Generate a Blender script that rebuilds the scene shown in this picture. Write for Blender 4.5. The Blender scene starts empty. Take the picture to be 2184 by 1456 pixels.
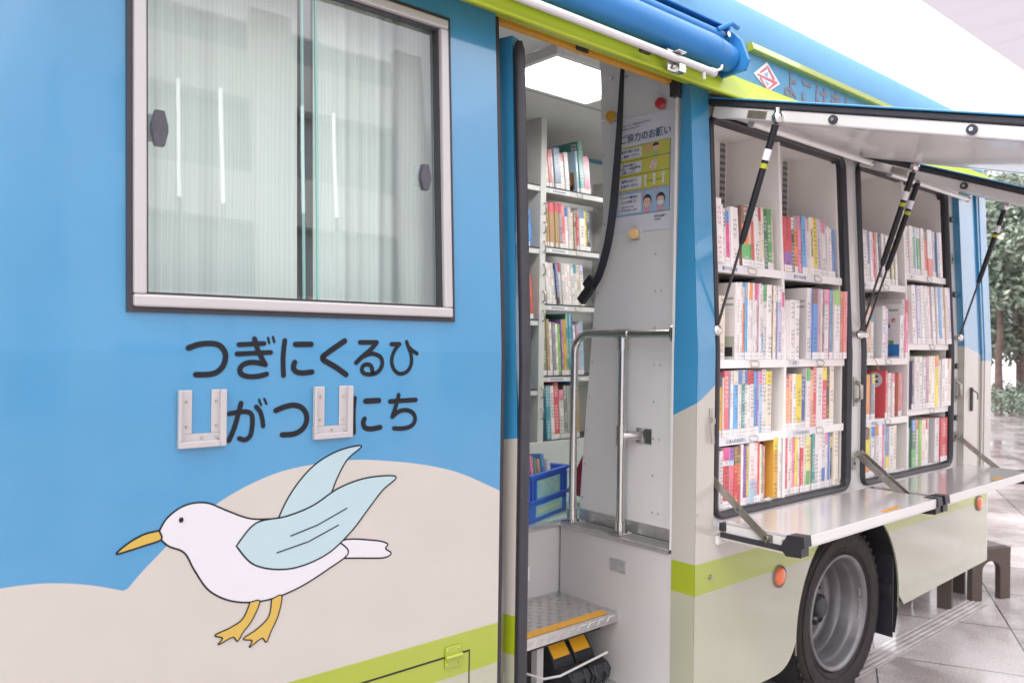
import bpy, math, random
from mathutils import Vector, Matrix
R = math.radians
sc = bpy.context.scene
C = sc.collection

# ------------------------------------------------------------------ camera
cam_d = bpy.data.cameras.new('camera')
cam = bpy.data.objects.new('camera', cam_d); C.objects.link(cam)
sc.camera = cam
cam_d.sensor_width = 36.0
cam_d.lens = 1702.0 / 2184.0 * 36.0
cam_d.clip_start = 0.05; cam_d.clip_end = 500
yaw = R(49.1455); roll = R(0.7828)
fw = Vector((math.cos(yaw), math.sin(yaw), 0.0))
rt = Vector((math.sin(yaw), -math.cos(yaw), 0.0)); up = Vector((0, 0, 1))
r2 = rt * math.cos(roll) + up * math.sin(roll)
u2 = -rt * math.sin(roll) + up * math.cos(roll)
m = Matrix((r2, u2, -fw)).transposed().to_4x4()
m.translation = Vector((0, -1.55, 1.46))
cam.matrix_world = m
cam_d.shift_y = -3.0 / 2184.0
cam_d.dof.use_dof = True
cam_d.dof.focus_distance = 2.2
cam_d.dof.aperture_fstop = 4.8

# ------------------------------------------------------------------ world, sun, exposure
W = bpy.data.worlds.new('World'); sc.world = W; W.use_nodes = True
nt = W.node_tree; nt.nodes.clear()
sky = nt.nodes.new('ShaderNodeTexSky'); sky.sky_type = 'NISHITA'; sky.sun_disc = False
SUN_EL, SUN_AZ = R(58), R(150)
sky.sun_elevation = SUN_EL; sky.sun_rotation = SUN_AZ
sky.air_density = 1.0; sky.dust_density = 4.0; sky.ozone_density = 1.0
mixn = nt.nodes.new('ShaderNodeMixRGB'); mixn.inputs['Fac'].default_value = 0.82
mixn.inputs['Color2'].default_value = (13.3, 13.0, 13.6, 1)       # the cloud cover
bg = nt.nodes.new('ShaderNodeBackground'); bg.inputs['Strength'].default_value = 0.10
wo = nt.nodes.new('ShaderNodeOutputWorld')
nt.links.new(sky.outputs[0], mixn.inputs['Color1']); nt.links.new(mixn.outputs[0], bg.inputs[0]); nt.links.new(bg.outputs[0], wo.inputs[0])
sun_d = bpy.data.lights.new('sun', 'SUN'); sun_d.energy = 0.9; sun_d.angle = R(25); sun_d.color = (1.0, 0.97, 0.93)
sun = bpy.data.objects.new('sun', sun_d); C.objects.link(sun)
sd = Vector((-0.55, -0.16, 0.9)).normalized()
sun.rotation_euler = (-sd).to_track_quat('-Z', 'Y').to_euler()
sky.sun_elevation = math.asin(sd.z); sky.sun_rotation = math.atan2(sd.x, sd.y)
sc.view_settings.view_transform = 'Standard'; sc.view_settings.look = 'None'
sc.view_settings.gamma = 1.0
sc.view_settings.exposure = 1.28
sc.render.engine = 'CYCLES'
sc.cycles.max_bounces = 10; sc.cycles.transparent_max_bounces = 16
sc.cycles.use_denoising = True

# ------------------------------------------------------------------ helpers
def lin(h):
    if isinstance(h, tuple): return h
    v = [int(h[i:i + 2], 16) / 255 for i in (0, 2, 4)]
    return tuple((x / 12.92 if x <= .04045 else ((x + .055) / 1.055) ** 2.4) for x in v)
KZ, KS = 1.43, 0.05
def yo(z): return KS * max(0.0, z - KZ)

MATS = {}
def mat(name, col, rough=.45, metal=0.0, coat=0.0, spec=.5, bump=None, mottle=0.0, mscale=6.0, emit=None, alpha=None, rnoise=0.0):
    if name in MATS: return MATS[name]
    M = bpy.data.materials.new(name); M.use_nodes = True
    n = M.node_tree; b = n.nodes['Principled BSDF']
    c = lin(col)
    b.inputs['Base Color'].default_value = (*c, 1)
    b.inputs['Roughness'].default_value = rough
    b.inputs['Metallic'].default_value = metal
    b.inputs['Specular IOR Level'].default_value = spec
    b.inputs['Coat Weight'].default_value = coat
    b.inputs['Coat Roughness'].default_value = .06
    if emit: b.inputs['Emission Color'].default_value = (*emit[0], 1); b.inputs['Emission Strength'].default_value = emit[1]
    geo = n.nodes.new('ShaderNodeNewGeometry')
    if mottle:
        t = n.nodes.new('ShaderNodeTexNoise'); t.inputs['Scale'].default_value = mscale; t.inputs['Detail'].default_value = 6; t.inputs['Roughness'].default_value = .6
        n.links.new(geo.outputs['Position'], t.inputs['Vector'])
        mr = n.nodes.new('ShaderNodeMapRange'); mr.inputs['From Min'].default_value = .3; mr.inputs['From Max'].default_value = .7
        mr.inputs['To Min'].default_value = 1 - mottle; mr.inputs['To Max'].default_value = 1 + mottle
        n.links.new(t.outputs[0], mr.inputs[0])
        mx = n.nodes.new('ShaderNodeVectorMath'); mx.operation = 'SCALE'; mx.inputs[0].default_value = c
        n.links.new(mr.outputs[0], mx.inputs['Scale']); n.links.new(mx.outputs[0], b.inputs['Base Color'])
    if rnoise:
        t = n.nodes.new('ShaderNodeTexNoise'); t.inputs['Scale'].default_value = 9; t.inputs['Detail'].default_value = 5
        n.links.new(geo.outputs['Position'], t.inputs['Vector'])
        mr = n.nodes.new('ShaderNodeMapRange'); mr.inputs['To Min'].default_value = max(0.02, rough - rnoise); mr.inputs['To Max'].default_value = rough + rnoise
        n.links.new(t.outputs[0], mr.inputs[0]); n.links.new(mr.outputs[0], b.inputs['Roughness'])
    if bump:
        t = n.nodes.new('ShaderNodeTexNoise'); t.inputs['Scale'].default_value = bump[0]; t.inputs['Detail'].default_value = bump[2] if len(bump) > 2 else 2
        n.links.new(geo.outputs['Position'], t.inputs['Vector'])
        bp = n.nodes.new('ShaderNodeBump'); bp.inputs['Strength'].default_value = bump[1]; bp.inputs['Distance'].default_value = .02
        n.links.new(t.outputs[0], bp.inputs['Height']); n.links.new(bp.outputs[0], b.inputs['Normal'])
        if coat: n.links.new(bp.outputs[0], b.inputs['Coat Normal'])
    MATS[name] = M
    return M

def V(*a): return Vector(a)
class MB:
    """collects shapes, then links them as ONE mesh object"""
    def __init__(s): s.v = []; s.f = []; s.m = []; s.sm = []
    def add(s, vs, fs, m=0, smooth=False):
        k = len(s.v); s.v += [tuple(p) for p in vs]
        for f in fs: s.f.append(tuple(k + i for i in f)); s.m.append(m); s.sm.append(smooth)
    def quad(s, a, b, c, d, m=0): s.add([a, b, c, d], [(0, 1, 2, 3)], m)
    def box(s, x0, x1, y0, y1, z0, z1, m=0):
        s.add([(x0, y0, z0), (x1, y0, z0), (x1, y1, z0), (x0, y1, z0), (x0, y0, z1), (x1, y0, z1), (x1, y1, z1), (x0, y1, z1)],
              [(0, 3, 2, 1), (4, 5, 6, 7), (0, 1, 5, 4), (1, 2, 6, 5), (2, 3, 7, 6), (3, 0, 4, 7)], m)
    def lbox(s, x0, x1, y0, y1, z0, z1, m=0):
        """box that leans with the upper body side"""
        p = [(x0, y0, z0), (x1, y0, z0), (x1, y1, z0), (x0, y1, z0), (x0, y0, z1), (x1, y0, z1), (x1, y1, z1), (x0, y1, z1)]
        zs = [z0] + ([KZ] if z0 < KZ < z1 else []) + [z1]
        for a, b in zip(zs, zs[1:]):
            q = [(x, y + yo(b if i > 3 else a), b if i > 3 else a) for i, (x, y, z) in enumerate(p)]
            s.add(q, [(0, 1, 5, 4), (1, 2, 6, 5), (2, 3, 7, 6), (3, 0, 4, 7)] + ([(0, 3, 2, 1)] if a == z0 else []) + ([(4, 5, 6, 7)] if b == z1 else []), m)
    def obox(s, c, ax, ay, az, m=0):
        c, ax, ay, az = V(*c), V(*ax), V(*ay), V(*az)
        vs = [c + i * ax + j * ay + k * az for k in (-1, 1) for j, i in ((-1, -1), (-1, 1), (1, 1), (1, -1))]
        s.add(vs, [(0, 3, 2, 1), (4, 5, 6, 7), (0, 1, 5, 4), (1, 2, 6, 5), (2, 3, 7, 6), (3, 0, 4, 7)], m)
    def prism(s, pts, d, m=0, cap=True, side=None):
        """pts: 3D polygon, extruded by d"""
        n = len(pts); d = V(*d); a = [V(*p) for p in pts]; b = [p + d for p in a]
        fs = [(i, (i + 1) % n, n + (i + 1) % n, n + i) for i in range(n)]
        s.add(a + b, fs, m if side is None else side)
        if cap: s.add(a, [tuple(range(n - 1, -1, -1))], m); s.add(b, [tuple(range(n))], m)
    def cyl(s, p0, p1, r, n=16, m=0, r1=None, cap=True):
        p0, p1 = V(*p0), V(*p1); r1 = r if r1 is None else r1
        d = (p1 - p0).normalized(); a = d.orthogonal().normalized(); b = d.cross(a)
        k = [(math.cos(2 * math.pi * i / n), math.sin(2 * math.pi * i / n)) for i in range(n)]
        vs = [p0 + r * (c * a + q * b) for c, q in k] + [p1 + r1 * (c * a + q * b) for c, q in k]
        s.add(vs, [(i, (i + 1) % n, n + (i + 1) % n, n + i) for i in range(n)], m, True)
        if cap: s.add(vs[:n], [tuple(range(n - 1, -1, -1))], m); s.add(vs[n:], [tuple(range(n))], m)
    def tube(s, pts, r, n=12, m=0, cap=True):
        P = [V(*p) for p in pts]; rings = []
        t0 = (P[1] - P[0]).normalized(); a = t0.orthogonal().normalized()
        for i, p in enumerate(P):
            t = (P[min(i + 1, len(P) - 1)] - P[max(i - 1, 0)]).normalized()
            a = (a - t * a.dot(t)).normalized(); b = t.cross(a)
            rr = r[i] if isinstance(r, (list, tuple)) else r
            rings.append([p + rr * (math.cos(2 * math.pi * k / n) * a + math.sin(2 * math.pi * k / n) * b) for k in range(n)])
        vs = [q for g in rings for q in g]
        s.add(vs, [(i * n + k, i * n + (k + 1) % n, (i + 1) * n + (k + 1) % n, (i + 1) * n + k) for i in range(len(P) - 1) for k in range(n)], m, True)
        if cap: s.add(rings[0], [tuple(range(n - 1, -1, -1))], m); s.add(rings[-1], [tuple(range(n))], m)
    def ball(s, c, r, m=0, nu=14, nv=8, sx=(1, 1, 1)):
        c = V(*c); vs = []; fs = []
        for j in range(nv + 1):
            th = math.pi * j / nv
            for i in range(nu):
                ph = 2 * math.pi * i / nu
                vs.append(c + V(r * sx[0] * math.sin(th) * math.cos(ph), r * sx[1] * math.sin(th) * math.sin(ph), r * sx[2] * math.cos(th)))
        for j in range(nv):
            for i in range(nu): fs.append((j * nu + i, (j + 1) * nu + i, (j + 1) * nu + (i + 1) % nu, j * nu + (i + 1) % nu))
        s.add(vs, fs, m, True)
    def lathe(s, prof, c, axis='y', n=40, m=0, mats=None):
        """prof: list of (r, t) along axis from centre c"""
        c = V(*c); vs = []; fs = []
        for r, t in prof:
            for i in range(n):
                a = 2 * math.pi * i / n
                vs.append(c + (V(r * math.cos(a), t, r * math.sin(a)) if axis == 'y' else V(r * math.cos(a), r * math.sin(a), t)))
        for j in range(len(prof) - 1):
            fs = [(j * n + i, j * n + (i + 1) % n, (j + 1) * n + (i + 1) % n, (j + 1) * n + i) for i in range(n)]
            k = len(s.v)
            for f in fs: s.f.append(tuple(k + q for q in f)); s.m.append(mats[j] if mats else m); s.sm.append(True)
        s.v += [tuple(p) for p in vs]
    def build(s, name, mats, parent=None, bevel=None, label=None, loc=None):
        me = bpy.data.meshes.new(name); me.from_pydata(s.v, [], s.f)
        for q in (mats if isinstance(mats, (list, tuple)) else [mats]): me.materials.append(q)
        me.polygons.foreach_set('material_index', s.m); me.polygons.foreach_set('use_smooth', s.sm)
        me.update()
        o = bpy.data.objects.new(name, me); C.objects.link(o)
        if parent is not None:
            o.parent = parent
            if parent.type == 'EMPTY' and not parent.get('local'): o.location = -parent.location
        if loc: o.location = loc
        if bevel:
            b = o.modifiers.new('bevel', 'BEVEL'); b.width = bevel; b.segments = 2; b.limit_method = 'ANGLE'; b.angle_limit = R(40)
        if label: o['label'] = label
        return o
def build_split(mb, name, mats, parent=None, bevel=None, gap=.004):
    """links each separate piece of mb as its own object"""
    n = len(mb.v); par = list(range(n))
    def find(a):
        while par[a] != a: par[a] = par[par[a]]; a = par[a]
        return a
    for f in mb.f:
        for i in f[1:]: par[find(i)] = find(f[0])
    comp = {}
    for i in range(n): comp.setdefault(find(i), []).append(i)
    items = []
    for r_, ids in comp.items():
        P = [mb.v[i] for i in ids]; items.append([{r_}, [min(p[k] for p in P) - gap for k in range(3)], [max(p[k] for p in P) + gap for k in range(3)]])
    merged = True
    while merged:
        merged = False
        for i in range(len(items)):
            for j in range(i + 1, len(items)):
                a, b = items[i], items[j]
                if all(a[1][k] <= b[2][k] and b[1][k] <= a[2][k] for k in range(3)):
                    items[i] = [a[0] | b[0], [min(x, y) for x, y in zip(a[1], b[1])], [max(x, y) for x, y in zip(a[2], b[2])]]; items.pop(j); merged = True; break
            if merged: break
    out = []
    for roots, _, _ in items:
        q = MB(); ids = [i for r_ in sorted(roots) for i in comp[r_]]; mp_ = {i: k for k, i in enumerate(ids)}
        q.v = [mb.v[i] for i in ids]
        for f, m_, sm_ in zip(mb.f, mb.m, mb.sm):
            if f[0] in mp_: q.f.append(tuple(mp_[i] for i in f)); q.m.append(m_); q.sm.append(sm_)
        out.append(q.build(name, mats, parent, bevel))
    return out
def tag(o, label, cat, group=None):
    o['label'] = label; o['category'] = cat
    if group: o['group'] = group
    return o
def thing(name, label, cat, loc=(0, 0, 0), group=None, local=False):
    o = bpy.data.objects.new(name, None); C.objects.link(o); o.location = loc; o.empty_display_size = .1
    if local: o['local'] = 1
    return tag(o, label, cat, group)
def text_geo(body, size, bold=0.0, align='LEFT', sp=1.0):
    c = bpy.data.curves.new('t', 'FONT'); c.body = body; c.size = size; c.offset = bold; c.align_x = align; c.space_character = sp; c.resolution_u = 4
    o = bpy.data.objects.new('t', c); C.objects.link(o)
    bpy.context.view_layer.update()
    me = bpy.data.meshes.new_from_object(o.evaluated_get(bpy.context.evaluated_depsgraph_get()))
    vs = [tuple(v.co) for v in me.vertices]; fs = [tuple(p.vertices) for p in me.polygons]
    bpy.data.objects.remove(o); bpy.data.curves.remove(c); bpy.data.meshes.remove(me)
    return vs, fs
def add_text(mb, body, size, fn, m=0, bold=0.0, align='LEFT', sp=1.0):
    vs, fs = text_geo(body, size, bold, align, sp)
    mb.add([fn(x, y) for x, y, z in vs], fs, m)
def smooth_path(pts, k=6):
    if len(pts) < 3: return pts
    P = [V(*p) for p in pts]; out = []
    for i in range(len(P) - 1):
        a = P[max(i - 1, 0)]; b = P[i]; c = P[i + 1]; d = P[min(i + 2, len(P) - 1)]
        for j in range(k):
            t = j / k
            out.append(.5 * ((2 * b) + (c - a) * t + (2 * a - 5 * b + 4 * c - d) * t * t + (3 * b - a - 3 * c + d) * t ** 3))
    out.append(P[-1]); return out

# ------------------------------------------------------------------ materials
BUMP = (1.9, .11, 2)
blue = mat('blue_paint', (.038, .218, .405), .2, coat=1.0, bump=BUMP, mottle=.03)
cream = mat('cream_paint', (.435, .405, .365), .25, coat=1.0, bump=BUMP, mottle=.02)
lime = mat('lime_paint', (.28, .34, .014), .25, coat=1.0, bump=BUMP, mottle=.02)
sage = mat('pale_green_paint', (.345, .35, .26), .25, coat=1.0, bump=BUMP, mottle=.02)
white = mat('white_paint', (.58, .57, .555), .3, coat=.6, mottle=.02)
panelw = mat('white_panel', (.72, .71, .70), .38, mottle=.02, rnoise=.08)
shelfw = mat('shelf_white', (.85, .82, .79), .4, mottle=.025)
gloss = mat('polished_white', (.80, .79, .785), .26, coat=.3, spec=.5, bump=(3, .06, 1))
rubber = mat('black_rubber', (.026, .025, .032), .5, mottle=.2, mscale=20)
plast = mat('black_plastic', (.02, .02, .024), .42, mottle=.15, mscale=30)
alu = mat('aluminium', (.62, .61, .60), .34, metal=.85, mottle=.08, mscale=40, rnoise=.1)
alupaint = mat('silver_frame', (.44, .42, .42), .34, metal=.25, mottle=.02)
chrome = mat('polished_steel', (.62, .61, .60), .18, metal=1.0, rnoise=.06)
steel = mat('zinc_steel', (.42, .40, .36), .35, metal=.9, mottle=.15, mscale=25)
dark = mat('dark_gap', (.01, .01, .012), .8)
awnblue = mat('awning_blue', (.025, .18, .45), .4, coat=.1, spec=.3, mottle=.04)
orange = mat('orange_lens', (.75, .14, .03), .2, coat=.6, mottle=.1, mscale=60)
ochre = mat('ochre_strip', (.62, .30, .03), .6, mottle=.12, mscale=70)
navytext = mat('black_vinyl', (.006, .007, .012), .4, spec=.3)
greymark = mat('grey_vinyl', (.13, .125, .17), .4)
tyre_m = mat('tyre_rubber', (.022, .018, .017), .75, mottle=.3, mscale=14, bump=(60, .2, 3))
rim_m = mat('rim_paint', (.20, .195, .20), .40, metal=.5, mottle=.22, mscale=8)
hub_m = mat('hub_paint', (.045, .045, .052), .5, mottle=.2, mscale=20)

# ------------------------------------------------------------------ the truck
TRK = thing('library_truck', 'blue and cream mobile library truck with open side doorway and raised book hatches', 'truck', (2.0, 1.05, 0))
def lerp_fn(pts):
    def f(x):
        if x <= pts[0][0]: return pts[0][1]
        for (a, b), (c, d) in zip(pts, pts[1:]):
            if x <= c: return b + (d - b) * (x - a) / (c - a)
        return pts[-1][1]
    return f
def spl(pts): return [(p[0], p[1]) for p in smooth_path([(a, b, 0) for a, b in pts], 5)]
CL = spl([(-.95, 1.02), (-.6, 1.10), (-.3, 1.08), (-.08, .99)]) + spl([(-.08, .99), (.08, 1.028), (.2013, 1.0367), (.2678, 1.0364), (.3171, 1.0294), (.3689, 1.0155), (.4218, .9952)]) \
    + spl([(.4218, .9952), (.4471, 1.023), (.4838, 1.0575), (.5303, 1.099), (.6203, 1.1512), (.7179, 1.1834), (.8241, 1.1932), (.8924, 1.1922), (.9644, 1.1838), (1.0668, 1.1659), (1.1773, 1.1353), (1.31, 1.076)])
cloud_front = lerp_fn(CL)
cloud_mid = lerp_fn([(2.11, 1.257), (2.131, 1.2655), (2.164, 1.2815), (2.24, 1.328)])
cloud_rear = lerp_fn(spl([(4.2885, 1.4788), (4.4384, 1.4441), (4.5989, 1.4101), (4.73, 1.345)]))
STR0, STR1 = .643, .744
def layers(cl): return [(lambda x: STR0, 3), (lambda x: STR1, 2), (cl, 1), (lambda x: KZ, 0), (lambda x: 9, 0)]
PAINT = [blue, cream, lime, sage]
def skin(mb, xs, zlo, zhi, cl, y=0.0):
    L = layers(cl)
    def lev(x):
        a, b = zlo(x), zhi(x)
        o_ = [a]
        for f, _ in L: o_.append(max(o_[-1], min(max(f(x), a), b)))
        return o_
    pv = lev(xs[0]); px = xs[0]
    for x in xs[1:]:
        q = lev(x)
        for i, (_, mt) in enumerate(L):
            a0, a1, b0, b1 = pv[i], pv[i + 1], q[i], q[i + 1]
            if a1 - a0 < 1e-5 and b1 - b0 < 1e-5: continue
            P = [(px, y + yo(a0), a0), (x, y + yo(b0), b0), (x, y + yo(b1), b1), (px, y + yo(a1), a1)]
            if b1 - b0 < 1e-5: P = [P[0], P[1], P[3]]
            elif a1 - a0 < 1e-5: P = [P[0], P[1], P[2]]
            mb.add(P, [tuple(range(len(P)))], mt)
        pv, px = q, x
def edge_face(mb, x, y0, y1, z0, z1, cl, dcl=0.0, yo1=None):
    """end face of a panel, in the plane x = const"""
    L = layers(cl); a = [z0]
    for f, _ in L: a.append(max(a[-1], min(max(f(x), z0), z1)))
    b = list(a)
    b[3] = min(max(a[3] + dcl, z0), z1)
    for i, (_, mt) in enumerate(L):
        if a[i + 1] - a[i] < 1e-5 and b[i + 1] - b[i] < 1e-5: continue
        g_ = yo1 or yo
        mb.quad((x, y0 + yo(a[i]), a[i]), (x, y0 + yo(a[i + 1]), a[i + 1]), (x, y1 + g_(b[i + 1]), b[i + 1]), (x, y1 + g_(b[i]), b[i]), mt)
def fr(a, b, n): return [a + (b - a) * i / n for i in range(n + 1)]
ZT = 2.31
# front body panel
mb = MB()
WX0, WX1, WZ0, WZ1 = .417, 1.156, 1.502, 2.245
lo = lambda x: .27
skin(mb, fr(-.95, WX0, 130), lo, lambda x: ZT, cloud_front)
skin(mb, fr(WX0, WX1, 90), lo, lambda x: WZ0, cloud_front)
skin(mb, [WX0, WX1], lambda x: WZ1, lambda x: ZT, cloud_front)
skin(mb, fr(WX1, 1.306, 20), lo, lambda x: ZT, cloud_front)
edge_face(mb, 1.3065, .003, .03, .27, ZT, cloud_front)
# rounded edge of the panel toward the doorway
mb.lbox(-.95, 1.304, .028, .032, .28, 1.49, 1); 
mb.build('front_side_panel', PAINT, TRK)
# centre body: pillar, below the hatches, rear corner
mb = MB()
RX0, RX1, RZ0, RZ1 = 2.228, 4.362, .832, 2.298
skin(mb, fr(2.131, RX0, 12), lambda x: .26, lambda x: ZT, cloud_mid)
ac, ar, az = 3.2, .437, .35
def zl(x):
    bot = .26 if x < 3.2 else .297 + (x - 3.62) * .026
    d = x - ac
    if abs(d) < ar: return az + math.sqrt(ar * ar - d * d)
    if x < ac - ar and x > ac - ar - .2: return bot + .09 * max(0, (x - (ac - ar - .2)) / .2) ** 4
    return bot
xs = sorted(set(fr(RX0, ac - ar, 24) + [ac - ar * math.cos(math.pi * i / 60) for i in range(61)] + fr(ac + ar, 4.70, 20)))
skin(mb, xs, zl, lambda x: RZ0, lambda x: 2)
skin(mb, fr(RX1, 4.70, 14), lambda x: RZ0, lambda x: ZT, cloud_rear)
edge_face(mb, 2.1305, 0.0005, .094, .26, ZT, cloud_mid, -.046, lambda z: -.02 * max(0, z - KZ))
# rounded rear corner
n = 6
for i in range(n):
    a0, a1 = math.pi / 2 * i / n, math.pi / 2 * (i + 1) / n
    for z0, z1, mt in ((.33, STR0, 3), (STR0, STR1, 2), (STR1, 1.352, 1), (1.352, KZ, 0), (KZ, ZT, 0)):
        f = lambda a, z: (4.70 + .035 * math.sin(a), .035 * (1 - math.cos(a)) + yo(z), z)
        mb.quad(f(a0, z0), f(a1, z0), f(a1, z1), f(a0, z1), mt)
mb.quad((4.735, .035, .33), (4.735, 2.05, .33), (4.735, 2.05, 2.3), (4.735, .035 + yo(2.3), 2.3), 1)
# folds of the rear corner post
for x0, x1, d in ((4.575, 4.598, .010), (4.599, 4.69, .014)):
    for z0, z1, mt in ((.84, 1.385, 1), (1.385, KZ, 0), (KZ, 2.30, 0)):
        mb.lbox(x0, x1, -d, -.001, z0, z1, mt)
mb.quad((-.95, 2.05, .3), (4.73, 2.05, .3), (4.73, 2.05, 2.298), (-.95, 2.05, 2.298), 0)
mb.build('rear_side_panel', PAINT, TRK)
# roof with its rounded cove
mb = MB()
prof = [(.052, 2.375), (.054, 2.492)]
skn = [(.055, 2.52)] + [(.055 + .22 * (1 - math.cos(a)), 2.52 + .25 * math.sin(a)) for a in [math.pi / 2 * i / 10 for i in range(1, 11)]] + [(1.0, 2.80), (1.9, 2.75), (2.05, 2.5), (2.05, 2.3)]
def dense(pr):
    return [(q.x, q.y) for q in smooth_path([(a, b, 0) for a, b in pr[:11]], 3)] + pr[11:]
mb.quad((-.95, prof[0][0], prof[0][1]), (4.72, prof[0][0], prof[0][1]), (4.72, prof[1][0], prof[1][1]), (-.95, prof[1][0], prof[1][1]), 0)
mb.quad((-.95, .054, 2.492), (4.72, .054, 2.492), (4.72, .055, 2.52), (-.95, .055, 2.52), 0)
sk2 = dense(skn); k = len(sk2)
mb.add([(-.95, y, z) for y, z in sk2] + [(4.72, y, z) for y, z in sk2], [(i, k + i, k + i + 1, i + 1) for i in range(k - 1)], 0, True)
for pr in ():
    for (y0, z0), (y1, z1) in zip(pr, pr[1:]):
        mb.add([(-.95, y0, z0), (4.72, y0, z0), (4.72, y1, z1), (-.95, y1, z1)], [(0, 1, 2, 3)], 0, True)
mb.add([(4.72, y, z) for y, z in prof + skn], [tuple(range(len(prof + skn)))], 0)
mb.build('roof', [mat('roof_blue_paint', (.14, .31, .48), .7, spec=.1, mottle=.03)], TRK)
# lime gutter strip above the door and hatches, and the thin lime ledge above the sign
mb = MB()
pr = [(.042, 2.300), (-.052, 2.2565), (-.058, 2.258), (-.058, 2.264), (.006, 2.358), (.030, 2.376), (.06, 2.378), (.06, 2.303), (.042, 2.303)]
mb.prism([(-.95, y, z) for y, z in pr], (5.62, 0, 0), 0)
mb.build('gutter_strip', [mat('gutter_lime_skylit', (.36, .44, .02), .45, spec=.3, mottle=.03), dark], TRK, bevel=.002)  # brighter copy of the lime, sky light put into its colour
mb = MB()
mb.prism([(2.47, y, z) for y, z in [(.056, 2.492), (.03, 2.494), (.026, 2.497), (.034, 2.521), (.056, 2.524)]], (2.17, 0, 0))
mb.build('sign_ledge', [lime], TRK)

# sign lettering and emblem (lie on the sign board, y = .052)
ys = lambda z: .052 + (z - 2.375) * .017
mb = MB()
for ch, x in zip('よこはまし', (2.705, 2.825, 2.937, 3.05, 3.162)):
    add_text(mb, ch, .112, lambda a, b: (x + a, ys(2.39 + b) - .0022, 2.392 + b * 1.0), 0, bold=.0026)
mb.build('sign_lettering', [greymark], TRK)
mb = MB()
def flat(pts, dy, m):
    mb.add([(x, ys(z) - dy, z) for x, z in pts], [tuple(range(len(pts)))], m)
flat([(2.5961, 2.485), (2.5098, 2.4246), (2.606, 2.3779), (2.6836, 2.4241)], .002, 0)
for p in ([(2.5445, 2.4354), (2.5563, 2.4353), (2.5937, 2.4583), (2.5855, 2.4639)], [(2.5901, 2.4693), (2.6362, 2.4294), (2.6505, 2.4338), (2.5975, 2.4718)],
          [(2.5301, 2.4234), (2.6333, 2.4173), (2.6624, 2.4274), (2.5308, 2.4283)], [(2.6333, 2.4173), (2.6353, 2.4141), (2.6662, 2.4227), (2.6624, 2.4274)], [(2.6353, 2.4141), (2.6015, 2.3911), (2.6055, 2.3861), (2.6662, 2.4227)],
          [(2.5448, 2.4167), (2.5964, 2.380), (2.6047, 2.3815), (2.5542, 2.4196)]):
    flat(p, .004, 1)
flat([(2.5745, 2.4365), (2.604, 2.4325), (2.598, 2.449)], .004, 2); flat([(2.583, 2.4135), (2.612, 2.4085), (2.6, 2.399)], .004, 2)
mb.build('emblem', [mat('decal_white', (.8, .78, .8), .35), mat('decal_red', (.62, .10, .13), .35), blue], TRK)

# ---- side window
win = MB()
Y = lambda z, d: yo(z) + d
def frame(mb, x0, x1, z0, z1, w, d0, d1, m=0, bev=0.0):
    for a, b, c, d in ((x0, x1, z0, z0 + w), (x0, x1, z1 - w, z1), (x0, x0 + w, z0 + w, z1 - w), (x1 - w, x1, z0 + w, z1 - w)):
        mb.lbox(a, b, d0, d1, c, d, m)
frame(win, WX0 + .010, WX1 - .010, WZ0 + .010, WZ1 - .010, .023, -.014, .03)
WIN = win.build('side_window', [alupaint], TRK, bevel=.004)
mb = MB(); frame(mb, WX0, WX1, WZ0, WZ1, .0098, -.006, .03); mb.build('rubber_seal', [rubber], WIN)
mb = MB(); frame(mb, WX0 + .033, WX1 - .033, WZ0 + .033, WZ1 - .033, .005, -.002, .018); mb.build('pane_track', [mat('dark_track', (.03, .03, .035), .4)], WIN)
G = bpy.data.materials.new('window_glass'); G.use_nodes = True; gn = G.node_tree; gn.nodes.clear()
go = gn.nodes.new('ShaderNodeOutputMaterial'); gt = gn.nodes.new('ShaderNodeBsdfTransparent'); gt.inputs[0].default_value = (.90, .965, .94, 1)
gg = gn.nodes.new('ShaderNodeBsdfGlossy'); gg.inputs['Roughness'].default_value = .015; gf = gn.nodes.new('ShaderNodeFresnel'); gbf = gn.nodes.new('ShaderNodeNewGeometry'); gir = gn.nodes.new('ShaderNodeMapRange'); gir.inputs['To Min'].default_value = 2.0; gir.inputs['To Max'].default_value = 1 / 2.0; gn.links.new(gbf.outputs['Backfacing'], gir.inputs[0]); gn.links.new(gir.outputs[0], gf.inputs[0])
gmx = gn.nodes.new('ShaderNodeMixShader')
gn.links.new(gf.outputs[0], gmx.inputs[0]); gn.links.new(gt.outputs[0], gmx.inputs[1]); gn.links.new(gg.outputs[0], gmx.inputs[2]); gn.links.new(gmx.outputs[0], go.inputs[0])
gb = gn.nodes.new('ShaderNodeBump'); gb.inputs['Strength'].default_value = .05; gb.inputs['Distance'].default_value = .02; gtx = gn.nodes.new('ShaderNodeTexNoise'); gtx.inputs['Scale'].default_value = 2.5; gtx.inputs['Detail'].default_value = 1
ggeo = gn.nodes.new('ShaderNodeNewGeometry'); gn.links.new(ggeo.outputs['Position'], gtx.inputs['Vector']); gn.links.new(gtx.outputs[0], gb.inputs['Height']); gn.links.new(gb.outputs[0], gg.inputs['Normal'])
gedge = mat('glass_edge', (.22, .42, .38), .15)
for x0, x1, d, ex in ((WX0 + .036, .800, .004, .800), (.772, WX1 - .036, .012, .772)):
    mb = MB(); z0, z1 = WZ0 + .036, WZ1 - .036
    mb.quad((x0, Y(z0, d), z0), (x1, Y(z0, d), z0), (x1, Y(z1, d), z1), (x0, Y(z1, d), z1), 0)
    mb.lbox(ex - .0022, ex + .0022, d - .003, d + .003, z0, z1, 1)
    mb.build('glass_pane', [G, gedge], WIN)
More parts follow.
